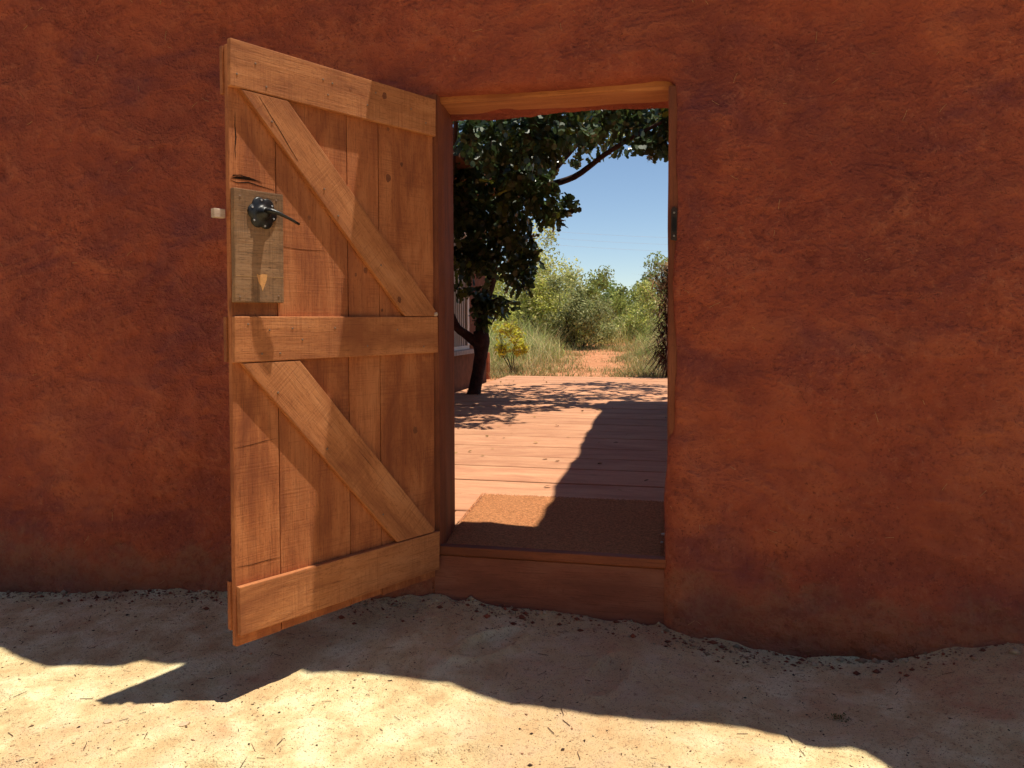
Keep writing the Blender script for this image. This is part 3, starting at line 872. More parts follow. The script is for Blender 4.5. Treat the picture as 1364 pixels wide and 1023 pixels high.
# wall built round the window opening (y 5.9..8.25, z 0.62..2.45)
V, F = join_vf([box_vf(WX - .22, WX, 4.6, 9.3, -0.1, 0.60), box_vf(WX - .22, WX - .002, 4.6, 5.9, .598, 2.95), box_vf(WX - .22, WX - .002, 8.22, 9.3, .598, 2.95),
                box_vf(WX - .22, WX - .001, 5.9, 8.22, 2.42, 2.95), box_vf(-4.6, WX - .2, 9.05, 9.28, -.1, 2.95)])
o = link('wall', pymesh('wall', V, F), M['plaster'], hs); o.matrix_parent_inverse = Matrix.Translation(-Vector(HL))
hbox('sill', WX - .2, WX + .07, 5.85, 8.28, 0.60, 0.665, M['stonegrey'])
V, F = join_vf([box_vf(WX - .05, WX + .01, 8.12, 8.22, 0.666, 2.42), box_vf(WX - .05, WX + .01, 5.9, 6.0, 0.666, 2.42),
                box_vf(WX - .05, WX + .008, 6.0, 8.12, 2.34, 2.42), box_vf(WX - .05, WX + .008, 6.0, 8.12, 0.666, 0.72)])
wf = link('window', pymesh('window', V, F), M['white'], hs); wf.matrix_parent_inverse = Matrix.Translation(-Vector(HL))
hbox('glass', WX - .16, WX - .15, 5.9, 8.22, 0.665, 2.42, M['darkroom'], wf, 0)
bar_me = None
for i in range(21):
    y = 6.06 + i * 0.098
    if bar_me is None:
        v, f = box_vf(-.012, .012, -.013, .013, 0.72, 2.34); bar_me = pymesh('bar', v, f); bar_me.materials.append(M['white'])
    o = bpy.data.objects.new('bar', bar_me); COL.objects.link(o); o.parent = wf; o.location = (WX - .024, y, 0)
hbox('roof', -4.8, WX + .62, 4.4, 9.5, 2.97, 3.08, M['roof'])  # eave deepened to keep the window wall below in shade
hr = empty('house', (2.6, 3.5, 0))
tag(hr, 'unseen red cob house right of the deck, shaped to cast its shade', 'house')
HR = (2.6, 3.5, 0)
V, F = box_vf(1.16, 4.5, 0.55, 6.6, -0.1, 4.0)
o = link('wall', pymesh('wall', V, F), M['cob'], hr); o.matrix_parent_inverse = Matrix.Translation(-Vector(HR))
ey = np.linspace(0.55, 6.66, 90)  # unseen roof edge, shaped so its shadow falls along the deck
rs = random.Random(3)
edge = [float(np.interp(y, [.5, .92, 1.27, 1.63, 1.81, 2.32, 2.88, 3.31, 4.21, 4.94, 6.49, 6.8], [1.125, 1.124, 1.114, 1.076, 1.064, 1.063, 1.06, 1.018, .98, .956, .927, .92])) + 0.012 * vnoise(np.array([[y * 5, 5.2, 0.0]]))[0] + 0.008 * vnoise(np.array([[y * 13, 2.2, 0.0]]))[0] for y in ey]
Ve, Fe = [], []
for y, x in zip(ey, edge): Ve += [(x, y, 4.0), (4.7, y, 4.0), (4.7, y, 4.12), (x, y, 4.12)]
for i in range(len(ey) - 1):
    for k in range(4):
        k2 = (k + 1) % 4
        Fe.append((i * 4 + k, i * 4 + k2, i * 4 + 4 + k2, i * 4 + 4 + k))
Fe += [(0, 3, 2, 1), tuple(len(Ve) - 4 + k for k in range(4))]
o = link('roof', pymesh('roof', Ve, Fe), M['roof'], hr); o.matrix_parent_inverse = Matrix.Translation(-Vector(HR))
# red post at the end of the deck
v, f = tube_vf([(-2.5, 10.75, 0.0), (-2.497, 10.75, 0.25), (-2.503, 10.75, 0.5), (-2.5, 10.75, 0.52)], [0.062, 0.06, 0.06, 0.045], 10, True, 0, 0.04, 2)
po = link('post', pymesh('post', v, f), M['frame'])
tag(po, 'short red wooden post at the far end of the deck', 'post')

# ------------------------------------------------------------------ foliage helpers
def leaves(C, Nrm, size, aspect, cols, hexa=False):
    """leaf faces at centres C facing Nrm; size (N,), returns V,F,cols"""
    n = len(C)
    up = RNG.normal(size=(n, 3)); t = np.cross(Nrm, up); t /= np.linalg.norm(t, axis=1)[:, None] + 1e-9
    b = np.cross(Nrm, t)
    s = size[:, None]
    if hexa:
        out = []
        for k in range(6):
            a = 2 * math.pi * k / 6
            fold = 0.14 * (abs(math.sin(a)))
            out.append(C + t * (math.cos(a) * s) + b * (math.sin(a) * s * aspect) + Nrm * (s * fold))
        V = np.stack(out, 1).reshape(-1, 3); F = np.arange(n * 6).reshape(-1, 6)
    else:
        V = np.stack([C - t * s, C - b * s * aspect, C + t * s, C + b * s * aspect], 1).reshape(-1, 3); F = np.arange(n * 4).reshape(-1, 4)
    return V, F, cols

def unit(n):
    a = RNG.normal(size=(n, 3)); return a / np.linalg.norm(a, axis=1)[:, None]

# ------------------------------------------------------------------ the dark tree on the deck
tree = empty('tree', (-1.765, 7.1, 0.09))
tag(tree, 'dark glossy-leaved tree growing beside the deck', 'tree')
TL = (-1.765, 7.1, 0.09)
limbs = []
def limb(pts, r0, r1, seg=9, seed=0):
    P = [Vector(p) for p in pts]; Q = []
    for i in range(len(P) - 1):
        p0 = P[max(i - 1, 0)]; p1 = P[i]; p2 = P[i + 1]; p3 = P[min(i + 2, len(P) - 1)]
        for k in range(5):
            t = k / 5
            Q.append(0.5 * ((2 * p1) + (p2 - p0) * t + (2 * p0 - 5 * p1 + 4 * p2 - p3) * t * t + (3 * p1 - p0 - 3 * p2 + p3) * t ** 3))
    Q.append(P[-1])
    n = len(Q)
    limbs.append(tube_vf(Q, [r0 + (r1 - r0) * (i / (n - 1)) for i in range(n)], seg, True, 0, 0.06, seed))
    return Q
v, f = tube_vf([(-1.775, 7.1, 0.0), (-1.765, 7.1, 0.08), (-1.75, 7.1, 0.16), (-1.70, 7.1, 0.40), (-1.66, 7.1, 0.62), (-1.655, 7.1, 0.80), (-1.66, 7.1, 0.95)],
               [0.12, 0.105, 0.088, 0.082, 0.088, 0.115, 0.10], 14, True, 0, 0.05, 1)
tk = link('trunk', pymesh('trunk', v, f), M['bark'], tree, smooth=True); tk.matrix_parent_inverse = Matrix.Translation(-Vector(TL))
limb([(-1.66, 7.1, .72), (-1.82, 7.05, .88), (-1.98, 6.95, 1.05), (-2.1, 6.7, 1.6), (-1.9, 6.3, 2.4), (-1.7, 5.9, 3.3)], .07, .03, 9, 2)
limb([(-1.65, 7.1, .85), (-1.62, 7.05, 1.2), (-1.5, 7.0, 1.6), (-1.38, 6.95, 2.1), (-1.1, 6.8, 2.55), (-.75, 6.6, 2.75), (-.3, 6.5, 2.86), (.1, 6.2, 3.05), (.5, 6.0, 3.22), (.9, 5.8, 3.35)], .085, .016, 9, 3)
limb([(-1.38, 6.95, 2.1), (-1.2, 6.4, 2.7), (-1.0, 5.7, 3.2), (-.7, 5.0, 3.6), (-.4, 4.3, 3.8)], .06, .02, 8, 4)
limb([(-.75, 6.6, 2.75), (-.4, 6.7, 3.2), (.1, 6.9, 3.7), (.6, 7.3, 4.0)], .045, .015, 7, 5)
limb([(-1.1, 6.8, 2.55), (-.9, 6.6, 2.2), (-.8, 6.5, 1.95), (-.85, 6.45, 1.65)], .03, .01, 6, 6)
limb([(.1, 6.9, 3.7), (.4, 7.8, 3.95), (.7, 8.8, 4.05), (.9, 9.3, 4.1)], .03, .012, 7, 9)
limb([(-1.6, 7.05, 1.2), (-1.45, 6.9, 1.35), (-1.3, 6.85, 1.4)], .025, .01, 6, 7)
limb([(-1.9, 6.3, 2.4), (-1.6, 5.6, 2.9), (-1.3, 4.8, 3.4), (-1.0, 4.0, 3.7)], .04, .015, 7, 8)
for lv, lf in limbs:
    br = link('branch', pymesh('branch', lv, lf), M['bark'], tree, smooth=True); br.matrix_parent_inverse = Matrix.Translation(-Vector(TL))
# crown: sprays of paired round leaflets, gathered in clumps
clumps = [  # centre, radius, sprays
    ((-1.70, 6.0, 3.30), .42, 90), ((-1.45, 6.4, 2.85), .42, 95), ((-1.05, 5.2, 3.10), .38, 80), ((-.68, 5.2, 3.00), .36, 80), ((-.36, 5.3, 3.15), .34, 70),
    ((-1.00, 6.1, 2.65), .38, 100), ((-1.60, 6.7, 2.45), .36, 90), ((-.72, 6.0, 2.62), .32, 80), ((-.50, 6.1, 2.45), .20, 34), ((-1.85, 6.9, 2.05), .32, 80),
    ((-1.40, 6.9, 2.05), .30, 70), ((-.98, 6.5, 2.15), .26, 55), ((-.90, 6.5, 1.82), .17, 26), ((-.95, 6.5, 1.62), .12, 13), ((-1.62, 7.0, 1.45), .22, 34), ((-1.38, 7.0, 1.27), .17, 26),
    ((-1.60, 7.0, 1.18), .16, 24), ((-1.98, 6.9, 1.55), .14, 14), ((-1.30, 6.2, 3.2), .4, 90), ((-.85, 6.5, 3.3), .42, 90),
    ((.10, 5.6, 3.42), .26, 45), ((.42, 6.0, 3.50), .26, 45), ((.60, 6.0, 3.22), .22, 34), ((.72, 5.9, 3.05), .15, 16), ((.85, 5.9, 3.35), .26, 42), ((-.15, 6.3, 3.35), .24, 38), ((.3, 6.4, 3.7), .35, 50),
    ((-.2, 4.4, 3.75), .42, 70), ((-.7, 4.3, 3.9), .42, 70), ((-1.2, 4.3, 3.75), .42, 70), ((-.4, 5.2, 3.7), .45, 80), ((-1.0, 5.8, 3.9), .5, 80), ((.35, 7.0, 4.0), .5, 80), ((.9, 7.3, 4.1), .5, 70), ((1.3, 7.0, 3.9), .5, 70),
    ((-.4, 7.2, 3.9), .5, 70), ((-1.2, 7.4, 3.6), .5, 70), ((.1, 8.0, 3.9), .5, 60), ((.9, 8.4, 4.0), .5, 55), ((-.7, 8.3, 3.7), .5, 60), ((-1.5, 3.8, 3.7), .35, 50), ((1.5, 8.0, 4.2), .5, 50), ((-2.0, 5.4, 3.7), .5, 70),
    ((1.2, 8.9, 4.0), .5, 80), ((.65, 9.3, 4.1), .45, 70), ((.2, 9.0, 4.0), .4, 50), ((-.6, 7.6, 3.9), .5, 80), ((-1.65, 6.6, 1.85), .25, 45), ((-1.0, 3.3, 3.6), .35, 50), ((-1.9, 6.4, 2.7), .35, 70), ((-1.75, 6.3, 2.3), .28, 60), ((-1.15, 6.6, 1.75), .2, 30), ((-.75, 5.6, 2.85), .25, 45), ((-1.25, 6.3, 2.45), .28, 60),
]
Cs, Ns, Ss, Ks = [], [], [], []
twV = []
for (c, r, n) in clumps:
    c = np.array(c)
    for s in range(int(n * 0.80)):
        d_ = RNG.normal(size=3); d_ /= np.linalg.norm(d_)
        p = c + d_ * r * RNG.random() ** 0.45 * np.array([1, 1, 0.9])
        ax = d_ * 0.6 + np.array([0, 0, -0.35]) + RNG.normal(size=3) * 0.5; ax /= np.linalg.norm(ax)
        sd = np.cross(ax, RNG.normal(size=3)); sd /= np.linalg.norm(sd)
        nrm = np.cross(ax, sd)
        m = RNG.integers(3, 6)
        twV.append((p - ax * 0.03, p + ax * 0.036 * m))
        tone = RNG.uniform(0.6, 1.5); yel = RNG.random() < 0.09
        for k in range(m):
            for sg in (-1, 1):
                q = p + ax * (0.044 * k) + sd * (sg * 0.034)
                nn = nrm + sd * (sg * 0.35) + RNG.normal(size=3) * 0.28
                Cs.append(q); Ns.append(nn / np.linalg.norm(nn)); Ss.append(RNG.uniform(0.028, 0.046))
                bc = np.array([0.16, 0.20, 0.03]) if yel else np.array([0.052, 0.084, 0.026])
                Ks.append(bc * tone * RNG.uniform(0.8, 1.25))
V, F, K = leaves(np.array(Cs), np.array(Ns), np.array(Ss), 0.8, np.array(Ks), True)
cr = link('crown', npmesh('crown', V, F, K), M['leaf'], tree); cr.matrix_parent_inverse = Matrix.Translation(-Vector(TL))
A = np.array([t[0] for t in twV]); Bq = np.array([t[1] for t in twV])
w_ = np.array([0.0022, 0, 0]); w2_ = np.array([0, 0.0022, 0.001])
Vt = np.stack([A - w_, A + w_, Bq, A - w2_, A + w2_, Bq], 1).reshape(-1, 3)
tw = link('twigs', npmesh('twigs', Vt, np.arange(len(Vt)).reshape(-1, 3)), M['bark'], tree); tw.matrix_parent_inverse = Matrix.Translation(-Vector(TL))
tw['kind'] = 'stuff'

# ------------------------------------------------------------------ shrubs, trees, grass beyond the deck
def shrub(name, loc, rx, ry, h, n, size, cols, label, cat='shrub', group=None, clump=26, asp=0.38, bottom=0.1, droop=0.0, stems=7, upright_=0.0):
    loc = (loc[0], loc[1], float(ground_z(np.array([loc[0]]), np.array([loc[1]]))[0]) - 0.02)
    root = empty(name, loc)
    tag(root, label, cat, group)
    cc = unit(clump); cc[:, 2] = np.abs(cc[:, 2]) * 1.0
    rad = RNG.uniform(0.35, 0.95, clump)
    cen = np.stack([cc[:, 0] * rx * rad, cc[:, 1] * ry * rad, bottom * h + (h * (1 - bottom)) * np.clip(cc[:, 2] * rad * 1.05, 0, 1)], -1)
    cen[:clump // 3, 2] = RNG.uniform(bottom * h, h * 0.5, clump // 3)
    cr_ = RNG.uniform(0.22, 0.42, clump) * min(rx, h * 0.5)
    ci = RNG.integers(0, clump, n)
    d_ = unit(n) * (RNG.random(n) ** 0.5)[:, None]
    C_ = cen[ci] + d_ * cr_[ci][:, None] * np.array([1, 1, 1.0 + upright_])
    C_[:, 2] = np.maximum(C_[:, 2], 0.03)
    Nn = unit(n) + d_ * 0.5 + np.array([0, 0, 0.3]); Nn /= np.linalg.norm(Nn, axis=1)[:, None]
    cols = np.minimum(np.array(cols) * np.array([1.75, 1.65, 1.4]), 0.8)
    tc = RNG.uniform(0.65, 1.25, clump)
    kk = cols[RNG.integers(0, len(cols), n)] * (tc[ci] * RNG.uniform(0.7, 1.3, n))[:, None]
    V, F, K = leaves(C_, Nn, RNG.uniform(0.6, 1.4, n) * size, asp, kk)
    link('crown', npmesh('crown', V, F, K), M['foliage'], root)
    parts = []
    for i in range(stems):
        t = cen[RNG.integers(0, clump)]
        b = np.array([RNG.uniform(-.15, .15) * rx, RNG.uniform(-.15, .15) * ry, -0.05])
        mid = b * 0.5 + t * 0.5 + RNG.normal(size=3) * 0.06 * h
        parts.append(tube_vf([b, mid, t], [0.022 * h / 2, 0.016 * h / 2, 0.006 * h / 2], 5))
    v, f = join_vf(parts)
    link('trunk' if cat == 'tree' else 'stems', pymesh('stems', v, f), M['bark'], root)
    return root
OL = [(0.34, 0.34, 0.15), (0.26, 0.28, 0.11), (0.46, 0.43, 0.24)]
DK = [(0.15, 0.17, 0.075), (0.22, 0.25, 0.11), (0.32, 0.33, 0.17)]
GR = [(0.18, 0.23, 0.065), (0.25, 0.29, 0.09), (0.14, 0.18, 0.055)]
YG = [(0.40, 0.42, 0.10), (0.50, 0.49, 0.18), (0.30, 0.34, 0.08)]
shrub('shrub', (-3.1, 20.2, .08), 1.25, 1.1, 3.6, 15000, .05, OL + YG, 'tall wispy pale olive shrub rising highest behind the dry grass', clump=50, upright_=.5)
shrub('shrub', (-1.85, 19.0, .08), 1.3, 1.0, 2.3, 11000, .046, DK, 'dark grey-green shrub at the head of the dirt path', clump=30)
shrub('shrub', (-0.15, 22.0, .1), 1.5, 1.2, 1.9, 10000, .05, OL + GR + YG, 'silvery mixed green shrub under the distant trees', clump=30)
shrub('shrub', (-4.5, 17.5, .08), 1.4, 1.2, 3.1, 11000, .05, YG, 'yellow-green shrub showing behind the dark tree trunk', clump=28)
shrub('shrub', (1.2, 20.0, .1), 1.2, 1.2, 2.1, 6000, .05, OL, 'pale shrub behind the spiky plant', clump=24)
shrub('shrub', (-6.6, 20.0, .1), 1.6, 1.4, 3.0, 7000, .055, GR, 'green shrub far left beyond the house', clump=26)
shrub('shrub', (3.4, 22.0, .1), 1.7, 1.4, 2.6, 6000, .06, DK, 'dark shrub right of the pale shrub beyond the grass', clump=24)
shrub('shrub', (-3.6, 25.0, .15), 2.0, 1.4, 2.6, 7000, .06, GR, 'green shrub behind the tall olive shrub', clump=26)
for x, y, rx, h, pal_, lab in ((-8.6, 24, 2.0, 3.2, GR, 'leafy green shrub behind the tree crown'), (-11.5, 27, 2.4, 3.4, OL, 'pale shrub well left behind the house'),
                              (-6.4, 31, 2.6, 3.0, DK, 'grey-green shrub behind the yellow-green shrub'), (-1.6, 30, 2.6, 2.7, GR, 'green shrub between the path and the far trees'),
                              (2.6, 29, 2.6, 2.8, OL, 'pale olive shrub far back on the right'), (6.5, 27, 2.4, 3.0, GR, 'broad green shrub farthest right')):
    shrub('shrub', (x, y, .2), rx, 1.5, h, 6000, .07, pal_, lab, clump=26)
# small bright yellow-green bush by the post
shrub('small_bush', (-2.3, 12.0, .03), .46, .34, 1.0, 800, .05, [(0.45, 0.44, 0.05), (0.36, 0.38, 0.05), (0.28, 0.24, 0.08)], 'small bright yellow-green bush near the red post', 'bush', None, 12, .35, .5, 0, 5)
for i, (x, y, rx, h, lab) in enumerate([(-3.6, 47, 2.6, 3.9, 'leftmost of the far dark green trees on the skyline'), (-0.6, 50, 2.8, 4.9, 'tallest far dark green tree on the skyline'),
                                        (4.2, 52, 3.2, 4.7, 'far green tree on the skyline behind the right jamb'), (-6.5, 55, 4.0, 4.6, 'far green tree hidden behind the olive shrub'), (-14, 58, 5, 5.5, 'far green tree beyond the house')]):
    shrub('tree', (x, y, .3), rx, 2.5, h, 8000, .11, [(0.15, 0.20, 0.07), (0.20, 0.25, 0.09), (0.12, 0.165, 0.06)], lab, 'tree', 'far trees on the skyline', 34, .55, .1, 0, 6)

def blades(X, Y, Z, h, w, lean, cols):
    n = len(X)
    a = RNG.uniform(0, 2 * math.pi, n); l = RNG.uniform(0.3, 1.0, n) * lean * h
    la = RNG.uniform(0, 2 * math.pi, n)
    B = np.stack([X, Y, Z], -1); wd = np.stack([np.cos(a) * w, np.sin(a) * w, 0 * a], -1)
    ld = np.stack([np.cos(la) * l, np.sin(la) * l, 0 * a], -1)
    mid = B + ld * 0.35 + np.array([0, 0, 1.0]) * (h * 0.6)[:, None]
    top = B + ld + np.array([0, 0, 1.0]) * h[:, None]
    V = np.stack([B - wd, B + wd, mid + wd * 0.7, mid - wd * 0.7, mid - wd * 0.7, mid + wd * 0.7, top + wd * 0.15, top - wd * 0.15], 1).reshape(-1, 3)
    F = np.arange(n * 8).reshape(-1, 4)
    return V, F, np.repeat(cols, 2, axis=0)
def path_x(Y): return -0.55 - (Y - 11) * 0.085
def grass_field(name, n, yr, xr, hmin, hmax, palette, label, density_fn, wmul=1.0, per=26, spread=0.16):
    nt_ = n // per
    ty = RNG.uniform(yr[0], yr[1], nt_); tx = RNG.uniform(xr[0], xr[1], nt_)
    keep = density_fn(tx, ty) > RNG.random(nt_)
    tx, ty = tx[keep], ty[keep]; nt_ = len(tx)
    th = RNG.uniform(hmin, hmax, nt_) * np.clip(0.25 + density_fn(tx, ty), 0, 1.1)
    pal = np.array(palette)
    tc = np.clip(((fbm(np.stack([tx * .7, ty * .7, 0 * tx + 3], -1), 2, 61) + 0.5) + RNG.normal(size=nt_) * 0.25) * len(pal), 0, len(pal) - 1)
    i = RNG.integers(0, nt_, n)
    dx, dy = RNG.normal(size=n) * spread, RNG.normal(size=n) * spread
    X, Y = tx[i] + dx, ty[i] + dy
    Z = ground_z(X, Y) - 0.01
    h = th[i] * RNG.uniform(0.35, 1.1, n)
    pi = np.clip(tc[i] + RNG.normal(size=n) * 0.8, 0, len(pal) - 1).astype(int)
    cols = pal[pi] * RNG.uniform(0.6, 1.3, n)[:, None]
    V, F, K = blades(X, Y, Z, h, RNG.uniform(0.003, 0.008, n) * wmul, 0.9, cols)
    o = link(name, npmesh(name, V, F, K), M['grass'])
    tag(o, label, 'grass', None, 'stuff')
    return o
DRY = [(0.34, 0.43, 0.12), (0.44, 0.50, 0.17), (0.62, 0.56, 0.26), (0.78, 0.62, 0.34), (0.46, 0.50, 0.19)]
def dens_tall(X, Y):
    d_ = np.abs(X - path_x(Y))
    a = np.clip((d_ - 0.55) / 1.6, 0, 1)
    a = np.where(Y > 20.5, np.maximum(a, 0.75), a)
    return a * np.clip((Y - 10.8) / 4.0, 0.12, 1)
grass_field('dry_grass', 70000, (11.0, 24), (-9, 5), 0.25, 0.92, DRY, 'tall dry straw and green grass on both sides of the path', dens_tall, 1.4)
def dens_low(X, Y):
    d_ = np.abs(X - path_x(Y) - 0.2 * np.sin(Y * 2))
    open_ = np.exp(-((Y - 15.2) / 3.0) ** 2)
    return np.maximum(np.clip((d_ - 0.25) / 0.7, 0.06, 1), 0.75 * (1 - open_)) * np.clip((Y - 10.5) / 0.4, 0.0, 1)
grass_field('low_grass', 60000, (10.4, 20), (-7, 4), 0.05, 0.22, [(0.30, 0.31, 0.12), (0.42, 0.37, 0.16), (0.55, 0.44, 0.22), (0.28, 0.30, 0.10)], 'short mixed grass and weeds at the end of the deck', dens_low, 1.3)
# spiky dry plant at the right, by the path
sp_ = empty('spiky_plant', (0.74, 10.95, 0.02))
tag(sp_, 'dark spiky dry-leaved plant beside the right jamb', 'plant')
Vp, Fp, Kp = [], [], []
for i in range(1300):
    zb = RNG.uniform(0.35, 2.05)
    a = RNG.uniform(0, 2 * math.pi); L = RNG.uniform(0.30, 0.60) * (0.75 + 0.5 * math.sin(min(zb, 2.0) * 1.5))
    el = RNG.uniform(-0.55, 0.5) + (zb - 1.1) * 0.45
    bx, by = RNG.normal() * 0.09, RNG.normal() * 0.09
    dirv = np.array([math.cos(a) * math.cos(el), math.sin(a) * math.cos(el), math.sin(el)])
    sd = np.array([-math.sin(a), math.cos(a), 0.0])
    wv = RNG.uniform(0.008, 0.016)
    c = np.array([(0.10, 0.045, 0.04), (0.16, 0.075, 0.055), (0.30, 0.18, 0.10), (0.07, 0.05, 0.03), (0.42, 0.28, 0.17)][RNG.choice(5, p=[.34, .28, .16, .14, .08])]) * RNG.uniform(.7, 1.3)
    if zb > 1.4 and RNG.random() < 0.5: c = np.array((0.45, 0.27, 0.14)) * RNG.uniform(.7, 1.2)
    pr = []
    for k in range(5):
        t = k / 4
        q = np.array([bx, by, zb]) + dirv * L * t + np.array([0, 0, -0.22 * L * t * t])
        pr.append((q - sd * wv * (1 - t * 0.92), q + sd * wv * (1 - t * 0.92)))
    for k in range(4):
        b = len(Vp); Vp += [pr[k][0], pr[k][1], pr[k + 1][1], pr[k + 1][0]]; Fp.append((b, b + 1, b + 2, b + 3)); Kp.append(c)
link('leaves', npmesh('leaves', np.array(Vp), np.array(Fp), np.array(Kp)), M['grass'], sp_)
v, f = tube_vf([(0, 0, -0.05), (0.01, 0, 0.6), (-0.01, 0.01, 1.2), (0, 0, 2.0)], [0.035, 0.03, 0.02, 0.01], 7)
link('stem', pymesh('stem', v, f), M['bark'], sp_)
# stones by the path
for k, (x, y, s, lab) in enumerate([(0.55, 12.6, .12, 'flat grey stone at the right edge of the path')]):
    bm = bmesh.new(); bmesh.ops.create_icosphere(bm, subdivisions=2, radius=s)
    for vv in bm.verts: vv.co = Vector((vv.co.x * 1.5, vv.co.y, vv.co.z * 0.45)) * (1 + 0.2 * random.uniform(-1, 1))
    me = bpy.data.meshes.new('stone'); bm.to_mesh(me); bm.free()
    o = link('stone', me, M['stonegrey'] if k == 0 else M['stonegrey']); o.location = (x, y, float(ground_z(np.array([x]), np.array([y]))[0]) + s * .2)
    tag(o, lab, 'stone')
# power line
plr = empty('power_line', (0, 95, 0))
tag(plr, 'thin power cables crossing the sky beyond the bushes', 'power line')
for i, (z0, z1) in enumerate(((13.6, 11.6), (12.9, 10.6), (12.4, 10.2))):
    pts = []
    for k in range(25):
        t = k / 24; x = -30 + 60 * t
        pts.append((x, -2 + i * 1.2, 12.9 - 0.055 * (x + 8) - i * 0.72 + 0.0016 * (x * x - 900)))
    v, f = tube_vf(pts, [0.011] * 25, 5)
    link('cable', pymesh('cable', v, f), M['cable'], plr)
for x in (-30, 30):
    zt = 12.9 - 0.055 * (x + 8) + 0.4
    v, f = tube_vf([(x, -0.8, -0.5), (x, -0.8, zt)], [0.17, 0.11], 10)
    link('pole', pymesh('pole', v, f), M['bark'], plr)
    v, f = box_vf(x - .06, x + .06, -2.3, 0.7, zt - 2.0, zt - 1.85)
    link('crossarm', pymesh('crossarm', v, f), M['bark'], plr)

# tall leafy screen added out of view to cut sky light on the wall
hg = empty('sky_screen', (0.5, -9.4, -0.2))
tag(hg, 'unseen tall leafy screen added across the yard to cut sky light', 'sky_screen')
n = 9000
C_ = np.stack([RNG.uniform(-11, 11, n), RNG.normal(size=n) * 0.55, RNG.uniform(0.1, 6.2, n)], -1)
C_[:, 2] *= 1 + 0.12 * vnoise(np.stack([C_[:, 0] * .6, 0 * C_[:, 0], 0 * C_[:, 0]], -1), 9)
V, F, K = leaves(C_, unit(n), RNG.uniform(.16, .34, n), .6, np.array([(0.045, 0.065, 0.022)]) * RNG.uniform(.6, 1.4, (n, 1)), True)
link('foliage', npmesh('foliage', V, F, K), M['foliage'], hg)
for x in np.arange(-10, 10.1, 2.0):
    v, f = tube_vf([(x, 0, -0.1), (x + .1, .05, 2.0), (x, 0, 4.6)], [.11, .08, .03], 7)
    link('trunk', pymesh('trunk', v, f), M['bark'], hg)

# ------------------------------------------------------------------ loose things on the sand and the doorstep
nb = 22000
X = RNG.uniform(-2.8, 3.0, nb); Y = -(RNG.random(nb) ** 1.15) * 1.75 - 0.015
pn = fbm(np.stack([X * 2.4, Y * 2.4, 0 * X], -1), 3, 71)
keep = (pn + 0.55) > RNG.random(nb) * 0.95
X, Y = X[keep], Y[keep]; nb = len(X)
Z = ground_z(X, Y)
s = np.clip(np.exp(RNG.normal(size=nb) * 0.5) * 0.0015, 0.0008, 0.006)
oct_ = np.array([(1, 0, 0), (-1, 0, 0), (0, 1, 0), (0, -1, 0), (0, 0, 1), (0, 0, -1)], float)
sc = np.stack([s * RNG.uniform(.7, 2.2, nb), s * RNG.uniform(.6, 1.2, nb), s * RNG.uniform(.4, .9, nb)], -1)
an = RNG.uniform(0, 2 * math.pi, nb)
loc = oct_[None] * sc[:, None, :] * RNG.uniform(.7, 1.2, (nb, 6, 1))
ca, sa = np.cos(an)[:, None], np.sin(an)[:, None]
Vb = np.stack([loc[..., 0] * ca - loc[..., 1] * sa + X[:, None], loc[..., 0] * sa + loc[..., 1] * ca + Y[:, None], loc[..., 2] + Z[:, None] + s[:, None] * .2], -1).reshape(-1, 3)
of = np.array([(0, 2, 4), (2, 1, 4), (1, 3, 4), (3, 0, 4), (2, 0, 5), (1, 2, 5), (3, 1, 5), (0, 3, 5)])
Fb = (of[None] + (np.arange(nb) * 6)[:, None, None]).reshape(-1, 3)
pal = np.array([(0.06, 0.035, 0.025), (0.12, 0.06, 0.035), (0.28, 0.13, 0.07), (0.50, 0.38, 0.23), (0.62, 0.5, 0.34)])
cb_ = pal[RNG.choice(5, nb, p=[.34, .24, .2, .14, .08])] * RNG.uniform(.7, 1.3, nb)[:, None]
gv = link('gravel', npmesh('gravel', Vb, Fb, np.repeat(cb_, 8, axis=0)), M['bits'])
tag(gv, 'dark grit and crumbs strewn over the pale sand', 'gravel', None, 'stuff')
# crumbled plaster and clods along the foot of the wall
nc = 2600
X = RNG.uniform(-2.8, 3.0, nc); Y = -0.045 - np.abs(RNG.normal(size=nc)) * 0.075
Y = np.where((X > 0.0) & (X < 0.93), Y + 0.05, Y)
Z = ground_z(X, Y)
s = np.clip(np.exp(RNG.normal(size=nc) * 0.6) * 0.0036, 0.0015, 0.017)
loc = oct_[None] * (s[:, None, None] * RNG.uniform(.6, 1.3, (nc, 6, 1))) * np.array([1.2, 1.0, .75])
Vb = (loc + np.stack([X, Y, Z + s * .2], -1)[:, None, :]).reshape(-1, 3)
Fb = (of[None] + (np.arange(nc) * 6)[:, None, None]).reshape(-1, 3)
pal = np.array([(0.30, 0.085, 0.045), (0.22, 0.07, 0.04), (0.40, 0.24, 0.14), (0.50, 0.36, 0.22)])
cb_ = pal[RNG.integers(0, 4, nc)] * RNG.uniform(.7, 1.2, nc)[:, None]
cl = link('plaster_crumbs', npmesh('plaster_crumbs', Vb, Fb, np.repeat(cb_, 8, axis=0)), M['bits'])
tag(cl, 'red plaster crumbs and clods along the foot of the wall', 'rubble', None, 'stuff')
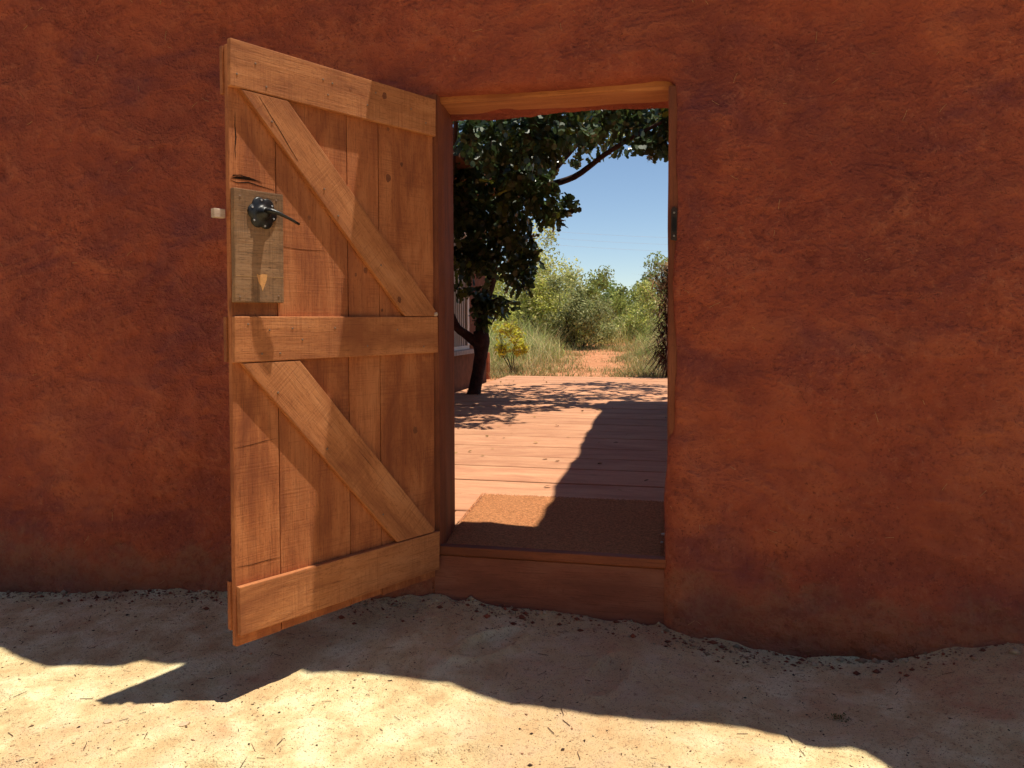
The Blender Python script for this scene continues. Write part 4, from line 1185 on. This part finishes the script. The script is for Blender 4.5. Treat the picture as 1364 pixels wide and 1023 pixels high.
# twig and straw scraps
Vt, Ft, Kt = [], [], []
for i in range(260):
    x = RNG.uniform(-2.2, 2.4); y = -RNG.uniform(0.03, 1.6); L = RNG.uniform(.006, .022); a = RNG.uniform(0, math.pi); w = RNG.uniform(.0006, .0014)
    zz = ground_z(np.array([x - math.cos(a) * L, x + math.cos(a) * L]), np.array([y - math.sin(a) * L, y + math.sin(a) * L])) + 0.0025
    p0 = np.array([x - math.cos(a) * L, y - math.sin(a) * L, zz[0]]); p1 = np.array([x + math.cos(a) * L, y + math.sin(a) * L, zz[1]])
    sd = np.array([-math.sin(a) * w, math.cos(a) * w, 0]); hh = np.array([0, 0, w * 1.4]); b = len(Vt)
    Vt += [p0 - sd, p0 + sd, p0 + hh, p1 - sd, p1 + sd, p1 + hh]
    Ft += [(b, b + 3, b + 5, b + 2), (b + 1, b + 2, b + 5, b + 4)]
    c = np.array((0.10, 0.055, 0.035) if RNG.random() < .65 else (0.5, 0.36, 0.2)); Kt += [c, c]
tg = link('twig_litter', npmesh('twig_litter', np.array(Vt), np.array(Ft), np.array(Kt)), M['bits'])
tag(tg, 'scattered bits of twig and straw on the sand', 'litter', None, 'stuff')
# dry leaves blown onto the deck
n = 110
lx = RNG.uniform(-1.9, 0.9, n); ly = RNG.uniform(1.3, 10.3, n)
C_ = np.stack([lx, ly, np.full(n, DZ + 0.008)], -1); Nn = unit(n) * .35 + np.array([0, 0, 1]); Nn /= np.linalg.norm(Nn, axis=1)[:, None]
V, F, K = leaves(C_, Nn, RNG.uniform(.012, .026, n), .6, np.array([(0.30, 0.17, 0.07)]) * RNG.uniform(.4, 1.5, (n, 1)), True)
fl = link('fallen_leaves', npmesh('fallen_leaves', V, F, K), M['bits'])
tag(fl, 'dry brown leaves scattered over the deck boards', 'leaves', None, 'stuff')
# two flat stone chips in the sun
def chip(name, x, y, s, seed, mat, label, cat, group=None, flat=0.35, asp=0.7, z=None, rz=0.0):
    r = random.Random(seed); n = 7
    top = []
    for k in range(n):
        a = 2 * math.pi * k / n + r.uniform(-.25, .25); q = s * r.uniform(.75, 1.1)
        top.append((q * math.cos(a), q * math.sin(a) * asp))
    V = [(p[0] * 1.08, p[1] * 1.08, -s * .3) for p in top] + [(p[0], p[1], s * flat * r.uniform(.8, 1.1)) for p in top] + [(0, 0, s * flat * 1.1)]
    F = [tuple(range(n))[::-1]] + [(k, (k + 1) % n, n + (k + 1) % n, n + k) for k in range(n)] + [(n + k, n + (k + 1) % n, 2 * n) for k in range(n)]
    o = link(name, pymesh(name, V, F), mat)
    o.location = (x, y, float(ground_z(np.array([x]), np.array([y]))[0]) if z is None else z); o.rotation_euler = (0.15, -.1, rz)
    tag(o, label, cat, group)
    return o
chip('stone_chip', -0.772, -1.035, .016, 1, M['stone'], 'small flat pale stone chip below the tip of the door shadow, left one', 'stone', 'stone chips on the sand')
chip('stone_chip', -0.52, -1.005, .017, 2, M['stone'], 'small flat pale stone chip below the door shadow, right one', 'stone', 'stone chips on the sand', rz=.6)
chip('petal', 0.925, 0.40, .013, 3, M['petal'], 'larger pale dry petal on the right side of the doormat', 'petal', 'petals on the doormat', .12, .7, DZ + .028)
chip('petal', 0.92, 0.27, .009, 4, M['petal'], 'smaller pale dry petal near the threshold on the doormat', 'petal', 'petals on the doormat', .12, .7, DZ + .028, 1.0)
# green sprig in the shade of the wall
sprig = empty('sprig', (1.50, -0.52, -0.185))
sprig.location.z = float(ground_z(np.array([1.50]), np.array([-0.52]))[0])
tag(sprig, 'tiny green weed sprouting in the shaded sand', 'weed')
n = 60
C_ = RNG.normal(size=(n, 3)) * np.array([.018, .012, .003]); C_[:, 2] = np.abs(C_[:, 2]) + .004
Nn = unit(n) * .6 + np.array([0, 0, 1]); Nn /= np.linalg.norm(Nn, axis=1)[:, None]
V, F, K = leaves(C_, Nn, RNG.uniform(.003, .006, n), .5, np.array([(0.14, 0.15, 0.04)]) * RNG.uniform(.6, 1.3, (n, 1)), True)
link('leaves', npmesh('leaves', V, F, K), M['foliage'], sprig)
